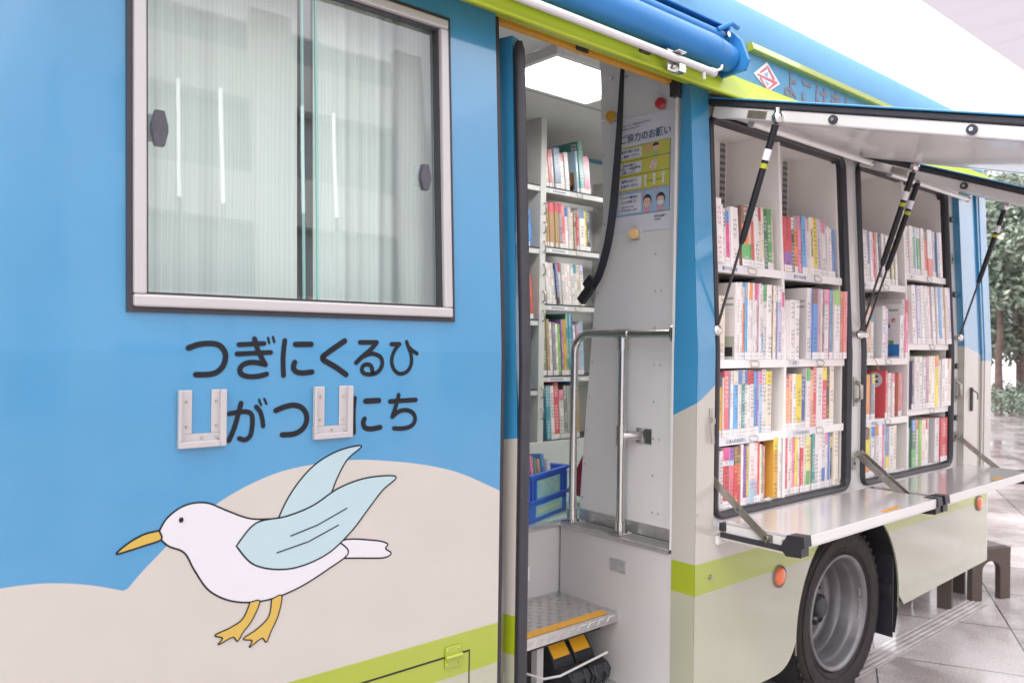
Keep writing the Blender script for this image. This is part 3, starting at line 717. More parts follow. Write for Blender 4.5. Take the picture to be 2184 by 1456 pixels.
# ---- book bays
standard = bpy.data.materials.new('slotted_standard'); standard.use_nodes = True; n = standard.node_tree; b = n.nodes['Principled BSDF']; b.inputs['Roughness'].default_value = .45; b.inputs['Metallic'].default_value = .4
geo = n.nodes.new('ShaderNodeNewGeometry'); sx = n.nodes.new('ShaderNodeSeparateXYZ'); mth = n.nodes.new('ShaderNodeMath'); mth.operation = 'MULTIPLY'; mth.inputs[1].default_value = 40
fr_ = n.nodes.new('ShaderNodeMath'); fr_.operation = 'FRACT'; gt_ = n.nodes.new('ShaderNodeMath'); gt_.operation = 'GREATER_THAN'; gt_.inputs[1].default_value = .5
mx = n.nodes.new('ShaderNodeMixRGB'); mx.inputs[1].default_value = (.42, .41, .40, 1); mx.inputs[2].default_value = (.17, .165, .16, 1)
n.links.new(geo.outputs['Position'], sx.inputs[0]); n.links.new(sx.outputs[2], mth.inputs[0]); n.links.new(mth.outputs[0], fr_.inputs[0]); n.links.new(fr_.outputs[0], gt_.inputs[0]); n.links.new(gt_.outputs[0], mx.inputs[0]); n.links.new(mx.outputs[0], b.inputs[0])
label_m = mat('label_paper', (.72, .72, .78), .5)
SHELVES = {}   # bay -> list of shelf top heights
def bay_shelf(parent, x0, x1, z, yfr, dep, txt=None, wire=True):
    mb = MB(); y0 = yfr + yo(z)
    mb.box(x0, x1, y0, y0 + .0014, z - .030, z, 0); mb.box(x0, x1, y0 + .0015, y0 + dep, z - .0035, z - .0005, 0); mb.box(x0 + .04, x1 - .04, y0 + .06, y0 + dep - .02, z - .026, z - .0036, 0)
    o = mb.build('shelf', [shelfw], parent, bevel=.0012)
    if wire:
        mb = MB(); c = (x0 + x1) / 2 + .02
        a, hh = .022, .010
        mb.tube([(c - a, y0 - .001, z - .006), (c - a - .006, y0 - .006, z - .014), (c - a, y0 - .006, z - .026), (c + a, y0 - .006, z - .026), (c + a + .006, y0 - .006, z - .014), (c + a, y0 - .001, z - .006), (c - a, y0 - .001, z - .006)], .0016, 6)
        mb.build('label_clip', [steel], o)
    if txt:
        mb = MB(); w = txt[1]
        mb.quad((x0 + .012, y0 - .0006, z - .0265), (x0 + .012 + w, y0 - .0006, z - .0265), (x0 + .012 + w, y0 - .0006, z - .006), (x0 + .012, y0 - .0006, z - .006), 0)
        add_text(mb, txt[0], .0155, lambda a, b: (x0 + .012 + w / 2 + a, y0 - .0012, z - .022 + b), 1, align='CENTER', bold=.0004)
        mb.build('shelf_label', [label_m, greymark], o)
    return o
XD = (2.724, 3.792)
for bi, ((x0, x1), xd) in enumerate(zip(OPEN, XD)):
    xl, xr = x0 + .004, x1 - .004 - (.03 if bi == 0 else .02)
    yb = .30
    mb = MB(); mb.box(xl - .03, xr + .03, yb, yb + .012, .84, 2.29, 0)
    mb.lbox(xl - .02, xl, .055, yb, .84, 2.285, 0); mb.lbox(xr, xr + .012, .050, yb, .84, 2.285, 0)
    mb.lbox(xd - .008, xd + .008, .036, yb, .885, 2.25, 0); mb.box(xl, xr, .12, yb, 2.25, 2.27, 0)
    CASE = mb.build('book_bay', [shelfw], TRK, bevel=.0015)
    mb = MB(); mb.box(xl, xr, .045, yb, .862, .889, 0); mb.box(xl, xr, .0445, .060, .889, .893, 0); mb.build('base_board', [shelfw], CASE)
    for sx0, sx1 in ((xl, xd - .008), (xd + .008, xr)):
        w = sx1 - sx0
        for q in (sx0 + w * .30, sx1 - w * .10):
            mb = MB(); mb.box(q, q + .028, yb - .006, yb - .0005, .89, 2.245, 0); mb.build('slotted_standard', [standard], CASE)
        zs = ((1.733, 1.403, 1.138) if not (bi == 1 and sx0 > xd) else (1.797, 1.470, 1.165))
        txt = {0: (('青ラベルの本', .20), None, ('にほんのおはなし', .26)) if sx0 == xl else (('青ラベルの本', .20), ('４類', .08), ('こどものおはなし', .20)), 1: (('本', .10), None, ('おはなし', .24)) if sx0 == xl else (('本', .08), None, None)}[bi]
        for k, z in enumerate(zs):
            bay_shelf(CASE, sx0 + .0005, sx1 - .0005, z, .036, .25, txt[k])
            for q in (sx0 + w * .30, sx1 - w * .10):
                mb = MB(); mb.prism([(q + .008, .06 + yo(z), z - .0055), (q + .008, yb - .006, z - .0055), (q + .008, yb - .006, z - .075), (q + .008, yb - .05, z - .06)], (.006, 0, 0)); mb.build('shelf_bracket', [mat('bracket_grey', (.12, .12, .12), .5)], CASE)

# ---- raised upper hatches
def upper_hatch(x0, x1, an):
    hy, hz = .058, 2.287; L = 1.06
    d = V(0, -math.cos(an), -math.sin(an)); nrm = V(0, math.sin(an), -math.cos(an)) # nrm points down and in
    o0 = V(0, hy, hz)
    def P(x, t, h): return tuple(V(x, 0, 0) + o0 + d * t + nrm * h)
    def slab(mb, xa, xb, t0, t1, h0, h1, m=0):
        vs = [P(xa, t0, h0), P(xb, t0, h0), P(xb, t1, h0), P(xa, t1, h0), P(xa, t0, h1), P(xb, t0, h1), P(xb, t1, h1), P(xa, t1, h1)]
        mb.add(vs, [(0, 1, 2, 3), (4, 7, 6, 5), (0, 4, 5, 1), (1, 5, 6, 2), (2, 6, 7, 3), (3, 7, 4, 0)], m)
    mb = MB(); slab(mb, x0 - .012, x1 + .012, 0, L + .012, 0, .006, 0)
    H = mb.build('upper_hatch', [blue], TRK, bevel=.002)
    mb = MB(); slab(mb, x0 - .005, x1 + .005, .003, L + .004, .0065, .026, 0); mb.build('hatch_seal', [rubber], H, bevel=.004)
    mb = MB(); w = .03
    slab(mb, x0, x0 + w, .03, L - .01, .0265, .064, 0); slab(mb, x1 - w, x1, .03, L - .01, .0265, .036, 0)
    slab(mb, x0 + w, x1 - w, .03, .06, .0265, .050, 0); slab(mb, x0 + w, x1 - w, L - .04, L - .01, .0265, .036, 0)
    mb.build('hatch_rim', [white], H, bevel=.005)
    mb = MB(); slab(mb, x0 + w, x1 - w, .06, L - .04, .028, .034, 0); mb.build('hatch_lining', [gloss], H)
    mb = MB()
    for t in (.47, .86):
        c = P(x0, t, .045); mb.cyl(c, (c[0] - .010, c[1], c[2]), .013, 18, 0); mb.cyl((c[0] - .0101, c[1], c[2]), (c[0] - .012, c[1], c[2]), .0055, 12, 1)
    build_split(mb, 'hatch_stud', [rubber, chrome], H)
    mb = MB(); mb.cyl(P(x0 + .10, .13, .062), P(x1 - .08, .13, .062), .011, 14, 0); mb.cyl(P(x0 + .085, .13, .062), P(x0 + .10, .13, .062), .014, 14, 1); mb.cyl(P(x1 - .08, .13, .062), P(x1 - .06, .13, .062), .014, 14, 1)
    build_split(mb, 'hatch_lamp_tube', [mat('tube_glass', (.72, .72, .70), .15, coat=1), alu], H)
    mb = MB(); slab(mb, x0 - .002, x0 - .0005, .17, .24, .034, .058, 0); mb.build('hatch_plate', [steel], H)
    return P
def strut(x, top, bot):
    top, bot = V(*top), V(*bot); d = (bot - top)
    mid = top + d * .565
    mb = MB(); mb.cyl(tuple(top + d * .03), tuple(mid), .0112, 16, 0); mb.cyl(tuple(mid), tuple(mid + d * .012), .008, 12, 0)
    S = mb.build('gas_strut', [mat('strut_black', (.008, .008, .011), .38, spec=.35)], TRK)
    mb = MB(); mb.cyl(tuple(mid + d * .012), tuple(bot), .0045, 10, 0); mb.build('strut_rod', [mat('rod_grey', (.035, .033, .035), .35, metal=.3)], S)
    mb = MB(); mb.ball(tuple(top), .019, 0); mb.cyl(tuple(top + V(.0, 0, .03)), tuple(top), .011, 12); mb.ball(tuple(bot), .020, 0); mb.cyl((bot.x, bot.y, bot.z), (bot.x, bot.y + .045, bot.z), .014, 12)
    build_split(mb, 'strut_ball_joint', [chrome], S)
    mb = MB(); dn = d.normalized(); a = top + d * .14
    mb.cyl(tuple(a), tuple(a + d * .05), .0117, 16, 0); b = top + d * .205; mb.cyl(tuple(b), tuple(b + d * .022), .0116, 16, 1)
    build_split(mb, 'strut_label', [label_m, mat('label_yellow', (.40, .42, .02), .5)], S)
HX = ((2.252, 3.262), (3.312, 4.332))
for (x0, x1) in HX:
    P = upper_hatch(x0, x1, .262 if x0 < 3 else .372)
    for x in (x0 - .006, x1 - .012) if x0 < 3 else (x0 + .022, x1 - .02):
        pt = P(x, .285, .052); strut(x, pt, (x, .030 if 3.3 < x < 3.4 else .010, 1.502))

# ---- lowered hatches (tables) with folding stays
def lower_hatch(x0, x1):
    zt = .874; y1 = -.030; y0 = -.305
    mb = MB(); mb.box(x0, x1, y0, y1, zt - .009, zt, 0)
    H = mb.build('lower_hatch', [mat('table_white', (.44, .425, .42), .22, coat=.5, spec=.5, bump=(2.5, .02, 1))], TRK, bevel=.002)
    mb = MB(); mb.box(x0 + .03, x1 - .03, y0 - .004, y0 - .0004, zt - .030, zt + .001, 0); mb.box(x0 + .03, x1 - .03, y0 - .002, y0 + .01, zt - .036, zt - .0302, 0); mb.build('hatch_front_edge', [white], H, bevel=.002)
    mb = MB(); mb.box(x0 - .001, x0 + .003, y0 + .03, y1 - .004, zt - .040, zt - .0095, 0); mb.box(x1 - .003, x1 + .001, y0 + .03, y1 - .004, zt - .040, zt - .0095, 0); build_split(mb, 'hatch_end', [white], H)
    mb = MB()
    for x in (x0 - .012, x1 + .003): mb.box(x, x + .0095, y0 + .03, y1 + .012, zt - .052, zt - .036, 0); mb.box(x, x + .0095, y0 + .03, y1 + .012, zt - .058, zt - .0525, 1)
    mb.box(x0 - .004, x0 + .03, y1 + .004, y1 + .022, zt - .034, zt - .008, 0)
    build_split(mb, 'end_seal', [rubber, cream], H)
    for x in (x0 + .012, x1 - .012):
        mb = MB(); s = -1 if x < (x0 + x1) / 2 else 1
        a0, a1 = sorted((x - s * .017, x + s * .026))
        prof = [(y0 + .045, zt + .002), (y0 - .008, zt + .005), (y0 - .012, zt - .028), (y0 - .002, zt - .030), (y0 - .002, zt - .060), (y0 + .05, zt - .064), (y0 + .07, zt - .040)]
        mb.prism([(a0, y, z) for y, z in prof], (a1 - a0, 0, 0), 0)
        mb.build('corner_block', [plast], H, bevel=.004)
    mb = MB(); mb.box((x0 + x1) / 2 + .08, (x0 + x1) / 2 + .20, y0 + .012, y0 + .032, zt + .0004, zt + .0012); mb.build('table_sticker', [ochre], H)
    mb = MB(); mb.box(x0 - .004, x0 - .0012, -.205, -.165, zt - .034, zt - .011); mb.box(x0 - .003, x0 - .0012, -.262, -.235, zt - .028, zt - .018); build_split(mb, 'end_fitting', [steel], H, bevel=.001)
    for x in (x0 - .009, x1 + .006):
        a = V(x, .018, 1.005); j = V(x, -.085, .925); e = V(x, -.185, .852)
        mb = MB()
        for p, q, off in ((a, j, 0), (j, e, -.0035)):
            t = (q - p).normalized(); w = V(0, -t.z, t.y) * .0125; ex = t * .010
            mb.prism([tuple(p - ex + w + V(off, 0, 0)), tuple(p - ex - w + V(off, 0, 0)), tuple(q + ex - w + V(off, 0, 0)), tuple(q + ex + w + V(off, 0, 0))], (.003, 0, 0), 0)
        for p in (a, j, e): mb.cyl((x - .006, p.y, p.z), (x + .004, p.y, p.z), .007, 12, 1)
        mb.build('folding_stay', [steel, chrome], TRK, bevel=.001)
for (x0, x1) in HX: lower_hatch(x0 + .002, x1 - .002)
# side latch on the pillar, screws, hinge below the table, number plate bracket
mb = MB(); x = 2.203
mb.box(x - .007, x + .007, -.006, -.0005, 1.215, 1.245); mb.box(x - .006, x + .006, -.018, -.006, 1.195, 1.215); mb.obox((x - .004, -.013, 1.165), (.007, 0, 0), (0, .003, .0), (-.004, 0, .034)); mb.build('hatch_latch', [steel], TRK, bevel=.002)
mb = MB(); mb.box(2.238, 2.30, -.012, -.0005, .795, .822)
for k in range(3): mb.cyl((2.252 + .018 * k, -.0121, .808), (2.252 + .018 * k, -.016, .808), .005, 10)
mb.build('table_hinge', [white], TRK, bevel=.002)
for x, z in ((2.637, .617), (4.57, .645)):
    mb = MB(); mb.lathe([(.0, -.016), (.018, -.0155), (.030, -.011), (.034, -.003), (.036, -.0005)], (x, 0, z), 'y', 28, 0); o = mb.build('marker_lamp', [orange], TRK)
    mb = MB(); mb.lathe([(.037, -.008), (.040, -.006), (.041, -.0004)], (x, 0, z), 'y', 28, 0); mb.build('lamp_rim', [mat('lamp_rim_grey', (.2, .15, .12), .5)], o)
mb = MB(); mb.cyl((2.213, -.0005, .692), (2.213, -.006, .692), .008, 12); mb.cyl((2.213, -.006, .692), (2.213, -.009, .692), .005, 8); mb.cyl((2.139, -.0005, .905), (2.139, -.002, .905), .003, 8); build_split(mb, 'side_screw', [steel], TRK)
mb = MB(); mb.box(3.34, 3.362, -.010, -.0005, .72, .775); mb.obox((3.351, -.0103, .748), (.006, 0, .006), (0, .0008, 0), (-.006, 0, .006), 1); mb.build('lock_plate', [steel, dark], TRK)
mb = MB(); mb.box(4.44, 4.46, -.008, -.001, 1.13, 1.25); mb.tube([(4.45, -.006, 1.24), (4.47, -.025, 1.22), (4.47, -.025, 1.19)], .003, 6); mb.build('rear_latch', [plast], TRK)

# ---- rear wheel, mud flap and wheel housing
WC = (3.2, 0.0, .352)
mb = MB(); y = .06
mb.lathe([(.232, y + .035), (.236, y + .004), (.245, y - .004), (.275, y - .018), (.315, y - .022), (.338, y - .012), (.352, y + .02), (.356, y + .06), (.356, y + .15), (.35, y + .19), (.28, y + .21)], WC, 'y', 96, 0)
for k in range(48):
    a = 2 * math.pi * k / 48; c = (WC[0] + .352 * math.cos(a), y + .008, WC[2] + .352 * math.sin(a))
    mb.obox(c, (.010 * -math.sin(a), 0, .010 * math.cos(a)), (0, .016, 0), (.0048 * math.cos(a), 0, .0048 * math.sin(a)), 0)
for rr in (.262, .318):
    mb.lathe([(rr - .003, y - .016 if rr < .3 else y - .0225), (rr, y - .0185 if rr < .3 else y - .025), (rr + .003, y - .017 if rr < .3 else y - .0225)], WC, 'y', 96, 0)
mbw = MB(); mbw.lathe([(.0, y + .128), (.055, y + .128), (.060, y + .134), (.095, y + .138), (.100, y + .132), (.118, y + .130), (.124, y + .140), (.148, y + .150), (.170, y + .152), (.183, y + .144), (.188, y + .128), (.190, y + .098), (.196, y + .092), (.199, y + .086), (.2005, y + .046), (.208, y + .034), (.2135, y + .026), (.216, y + .004), (.222, y - .006), (.231, y - .012), (.237, y - .011), (.238, y + .006)], WC, 'y', 96, 0)
WHL = mbw.build('wheel_rim', [rim_m], TRK)
mb.build('tyre', [tyre_m], WHL)
mb = MB(); mb.lathe([(.0, y + .062), (.030, y + .062), (.040, y + .066), (.044, y + .076), (.045, y + .112), (.062, y + .114), (.066, y + .127)], WC, 'y', 36, 0)
for k in range(8):
    a = 2 * math.pi * (k + .3) / 8; c = (WC[0] + .080 * math.cos(a), 0, WC[2] + .080 * math.sin(a)); mb.cyl((c[0], y + .137, c[2]), (c[0], y + .108, c[2]), .0125, 6); mb.cyl((c[0], y + .108, c[2]), (c[0], y + .098, c[2]), .007, 8)
mb.build('wheel_hub', [hub_m], WHL)
mb = MB()
for k in range(4):
    a = 2 * math.pi * (k + .62) / 4; c = (WC[0] + .145 * math.cos(a), y + .1435, WC[2] + .145 * math.sin(a)); mb.cyl((c[0], c[1] + .004, c[2]), (c[0], c[1] - .0035, c[2]), .028, 20)
build_split(mb, 'rim_hole', [dark], WHL)
mb = MB()
for a0 in (-.08, -.30, .14):
    for k in range(2):
        a = a0 + .09 * k; mb.obox((WC[0] + .214 * math.cos(a), y + .012, WC[2] + .214 * math.sin(a)), (-.008 * math.sin(a), 0, .008 * math.cos(a)), (0, .004, 0), (.004 * math.cos(a), 0, .004 * math.sin(a)))
build_split(mb, 'balance_weight', [mat('weight_grey', (.45, .43, .40), .4, metal=.5)], WHL, bevel=.001)
mb = MB(); N = 40
arc = [(ac + (ar + .004) * math.cos(math.pi * (-.12 + 1.24 * i / N)), az + (ar + .004) * math.sin(math.pi * (-.12 + 1.24 * i / N))) for i in range(N + 1)]
for (a, b), (c, d) in zip(arc, arc[1:]): mb.add([(a, .004, b), (c, .004, d), (c, .60, d), (a, .60, b)], [(0, 1, 2, 3)], 0, True)
mb.box(2.2, 4.0, .601, .612, .15, .755, 0)
mb.build('wheel_housing', [mat('housing_black', (.012, .012, .014), .7)], TRK)
mb = MB(); mb.box(3.604, 3.612, .012, .42, .165, .62, 0); mb.box(3.597, 3.6035, .02, .40, .345, .40, 0); mb.build('mud_flap', [rubber], TRK, bevel=.002)
mb = MB(); n = 40
for i in range(n):
    a0, a1 = math.pi * (-.04 + 1.08 * i / n), math.pi * (-.04 + 1.08 * (i + 1) / n)
    for (r0, y0_), (r1, y1_) in (((ar - .001, -.001), (ar - .001, .006)),):
        mb.add([(ac + r0 * math.cos(a0), y0_, az + r0 * math.sin(a0)), (ac + r0 * math.cos(a1), y0_, az + r0 * math.sin(a1)), (ac + r1 * math.cos(a1), y1_, az + r1 * math.sin(a1)), (ac + r1 * math.cos(a0), y1_, az + r1 * math.sin(a0))], [(0, 1, 2, 3)], 0)
mb.build('arch_lip', [sage], TRK)
mb = MB(); mb.box(2.25, 4.6, .45, 1.7, .42, .60, 0); mb.box(-.5, 1.15, .45, 1.7, .42, .60, 0); mb.box(1.15, 2.25, .75, 1.7, .42, .60, 0); mb.box(3.0, 3.4, .3, 1.8, .30, .40, 0)
mb.cyl((3.2, .20, .352), (3.2, 1.9, .352), .05, 12, 0); mb.cyl((3.2, 1.7, .352), (3.2, 1.95, .352), .355, 40, 0)
mb.build('chassis', [mat('chassis_black', (.018, .018, .02), .6)], TRK)

# ---- awning roll above the door
mb = MB()
ax1 = 2.205
mb.cyl((-.95, -.052, 2.380), (ax1 - .10, -.052, 2.380), .047, 28); mb.cyl((ax1 - .10, -.052, 2.380), (ax1, -.048, 2.376), .047, 28, 0, .042)
AW = mb.build('awning_roll', [awnblue], TRK)
mb = MB(); mb.cyl((-.95, -.035, 2.447), (ax1 - .005, -.035, 2.447), .0175, 20); mb.build('awning_arm', [awnblue], AW)
mb = MB(); mb.prism([(ax1 + .006, y, z) for y, z in ((.05, 2.335), (-.02, 2.325), (-.105, 2.33), (-.118, 2.36), (-.09, 2.43), (-.045, 2.475), (.05, 2.478))], (.014, 0, 0), 0)
mb.box(-.95, ax1 + .005, .0, .05, 2.40, 2.478, 0); mb.box(-.95, ax1 + .02, -.045, .056, 2.4785, 2.486, 0)
mb.tube([(ax1 - .06, -.05, 2.455), (ax1 - .02, -.075, 2.478), (ax1 + .03, -.062, 2.482)], .009, 8)
mb.build('awning_bracket', [awnblue], AW, bevel=.003)
mb = MB(); mb.cyl((ax1 - .02, -.05, 2.447), (ax1 - .02, -.065, 2.447), .009, 10); mb.cyl((1.62, -.05, 2.452), (1.62, -.062, 2.452), .012, 12); build_split(mb, 'awning_bolt', [chrome], AW)
mb = MB(); mb.cyl((-.95, -.088, 2.292), (2.06, -.088, 2.292), .0112, 16); mb.cyl((2.055, -.088, 2.292), (2.075, -.088, 2.292), .0135, 14); mb.tube([(2.062, -.098, 2.29), (2.078, -.112, 2.30), (2.086, -.108, 2.312)], .0045, 8); mb.cyl((2.02, -.088, 2.282), (2.025, -.086, 2.262), .006, 10)
ROD = mb.build('crank_rod', [mat('rod_white', (.62, .61, .62), .3, metal=.2)], TRK)
mb = MB(); x = 1.885
mb.box(x - .022, x + .026, -.076, -.0725, 2.255, 2.318); mb.box(x - .018, x + .02, -.112, -.076, 2.3045, 2.308); mb.box(x + .004, x + .032, -.100, -.072, 2.252, 2.276); mb.cyl((x + .0, -.078, 2.27), (x + .04, -.092, 2.266), .006, 10); mb.box(x - .02, x + .03, -.072, -.01, 2.318, 2.3215)
mb.build('rod_clip', [chrome], ROD, bevel=.0015)
mb = MB(); mb.obox((1.76, -.075, 2.290), (.022, 0, 0), (0, .006, 0), (0, 0, .012)); mb.build('rod_hook', [plast], ROD, bevel=.003)

# ------------------------------------------------------------------ inner book bays on the far side
YI = 1.5
mb = MB(); mb.box(2.2, 4.4, YI + .27, YI + .285, .76, 2.36, 0)
for x0, x1 in ((2.822, 2.862), (2.05, 2.10), (3.50, 3.56)): mb.box(x0, x1, YI, YI + .27, .76, 2.62 if x0 == 2.822 else 2.40, 0)
mb.box(2.10, 4.4, YI - .004, YI + .02, .76, .93, 0); mb.box(2.10, 4.4, YI + .20, YI + .269, .93, 1.2, 0)
INN = mb.build('inner_book_bay', [mat('inner_white', (.60, .595, .58), .45, mottle=.03)], TRK, bevel=.002)
mb = MB()
for z in (1.05, 1.16, 1.56, 1.66, 1.80, 1.92, 2.02, 2.12):
    mb.tube([(2.846, YI - .001, z), (2.846, YI - .018, z + .008), (2.846, YI - .018, z + .05), (2.846, YI - .001, z + .058)], .004, 6)
build_split(mb, 'post_hook', [steel], INN)
for x0, x1, zs in ((2.863, 3.499, (2.269, 1.955, 1.653, 1.275, .934)), (2.101, 2.821, (2.269, 1.944, 1.57, 1.207))):
    for z in zs:
        mb = MB(); mb.box(x0, x1, YI + .004, YI + .006, z - .032, z - .007, 0); mb.box(x0, x1, YI + .002, YI + .2, z - .006, z, 1); mb.box(x0, x1, YI + .0065, YI + .2, z - .022, z - .0062, 0)
        o = mb.build('shelf', [mat('inner_white', ''), mat('shelf_mat_dark', (.05, .05, .052), .7)], INN)
        mb = MB(); mb.quad((x0 + .03, YI + .0032, z - .03), (x0 + .17, YI + .0032, z - .03), (x0 + .17, YI + .0032, z - .01), (x0 + .03, YI + .0032, z - .01), 0)
        for k in range(7): mb.quad((x0 + .05 + k * .014, YI + .0026, z - .024), (x0 + .059 + k * .014, YI + .0026, z - .024), (x0 + .059 + k * .014, YI + .0026, z - .016), (x0 + .05 + k * .014, YI + .0026, z - .016), 1)
        c = x0 + .25; mb.tube([(c - .022, YI + .003, z - .01), (c - .018, YI - .004, z - .03), (c + .018, YI - .004, z - .03), (c + .022, YI + .003, z - .01)], .0018, 6, 2)
        mb.build('shelf_label', [label_m, greymark, steel], o)

# ------------------------------------------------------------------ books
bkm = bpy.data.materials.new('book_cover'); bkm.use_nodes = True; n = bkm.node_tree; b = n.nodes['Principled BSDF']
b.inputs['Roughness'].default_value = .28; b.inputs['Coat Weight'].default_value = .25; b.inputs['Coat Roughness'].default_value = .15
ac_ = n.nodes.new('ShaderNodeVertexColor'); ac_.layer_name = 'Col'
ai_ = n.nodes.new('ShaderNodeVertexColor'); ai_.layer_name = 'Ink'
uv = n.nodes.new('ShaderNodeUVMap'); uv.uv_map = 'UVMap'
sp = n.nodes.new('ShaderNodeSeparateXYZ'); n.links.new(uv.outputs[0], sp.inputs[0])
def mnode(op, a, bv=None, c=None):
    q = n.nodes.new('ShaderNodeMath'); q.operation = op
    for i, v in enumerate((a, bv, c)):
        if v is None: continue
        if isinstance(v, (int, float)): q.inputs[i].default_value = v
        else: n.links.new(v, q.inputs[i])
    return q.outputs[0]
# character-like marks: noise inside cells that repeat down the spine
cell = mnode('FRACT', mnode('MULTIPLY', sp.outputs[1], 1.0))
inc = mnode('MULTIPLY', mnode('GREATER_THAN', cell, .14), mnode('LESS_THAN', cell, .86))
ed = mnode('LESS_THAN', mnode('ABSOLUTE', sp.outputs[0]), .5)
nz = n.nodes.new('ShaderNodeTexNoise'); nz.inputs['Scale'].default_value = 3.6; nz.inputs['Detail'].default_value = 1.5; n.links.new(uv.outputs[0], nz.inputs['Vector'])
ink = mnode('GREATER_THAN', nz.outputs[0], .50)
mpg = n.nodes.new('ShaderNodeMapping'); mpg.inputs['Scale'].default_value = (.02, .16, 1); n.links.new(uv.outputs[0], mpg.inputs[0])
nz2 = n.nodes.new('ShaderNodeTexNoise'); nz2.inputs['Scale'].default_value = 1.0; nz2.inputs['Detail'].default_value = 0; n.links.new(mpg.outputs[0], nz2.inputs['Vector'])
run = mnode('GREATER_THAN', nz2.outputs[0], .47)
mask = mnode('MULTIPLY', mnode('MULTIPLY', mnode('MULTIPLY', inc, ed), mnode('MULTIPLY', ink, run)), ai_.outputs[1])
mxc = n.nodes.new('ShaderNodeMixRGB'); n.links.new(mnode('MULTIPLY', mask, .66), mxc.inputs[0]); n.links.new(ac_.outputs[0], mxc.inputs[1]); n.links.new(ai_.outputs[0], mxc.inputs[2])
n.links.new(mxc.outputs[0], b.inputs['Base Color'])
PAL = dict(w='E6E0DE', cr='E3D6C2', pe='E5B48F', gy='9C9CA0', gb='8296B0', bk='24222A', nv='2A2F52', db='2450A0', bl='3C82C8', sb='55A5DC', lb='A5C8DC', tb='3F9FC0', tl='2A93A8', te='2C8F86',
           dg='1F6B4C', gr='3E9A45', gn='55B060', lg='8CC152', ly='DEDB8C', ye='EBD52C', am='E0A91E', or_='E8862E', ro='DE5238', rd='CC2E3A', pr='E0606E', mg='E0428A', pk='EE8FAE', sa='DD8672', mv='C49AAE', dm='6E4A66', lv='C3BCDC', pu='8A55A8', br='7A5038', tn='B29A6A', og='7C7F66', sv='AEB0B4')
NAME = dict(w='white', cr='cream', pe='peach', gy='grey', gb='slate blue', bk='black', nv='navy', db='dark blue', bl='blue', sb='sky blue', lb='pale blue', tb='teal blue', tl='turquoise', te='teal', dg='dark green', gr='green',
            gn='light green', lg='lime green', ly='pale yellow', ye='yellow', am='amber', or_='orange', ro='red orange', rd='red', pr='pinkish red', mg='magenta', pk='pink', sa='salmon', mv='mauve', dm='plum', lv='lavender', pu='purple', br='brown', tn='tan', og='olive grey', sv='silver grey')
def pc(k): return tuple(.88 * q + .12 * g for q, g in zip(lin(PAL['or_' if k == 'or' else k]), (.55, .52, .52)))
def pn(k): return NAME['or_' if k == 'or' else k]
rng = random.Random(7)
INKS = {'k': (.02, .02, .03), 'r': (.55, .05, .10), 'w': (.85, .83, .8), 'y': (.75, .55, .05)}
paper = lin('E4DCCB')
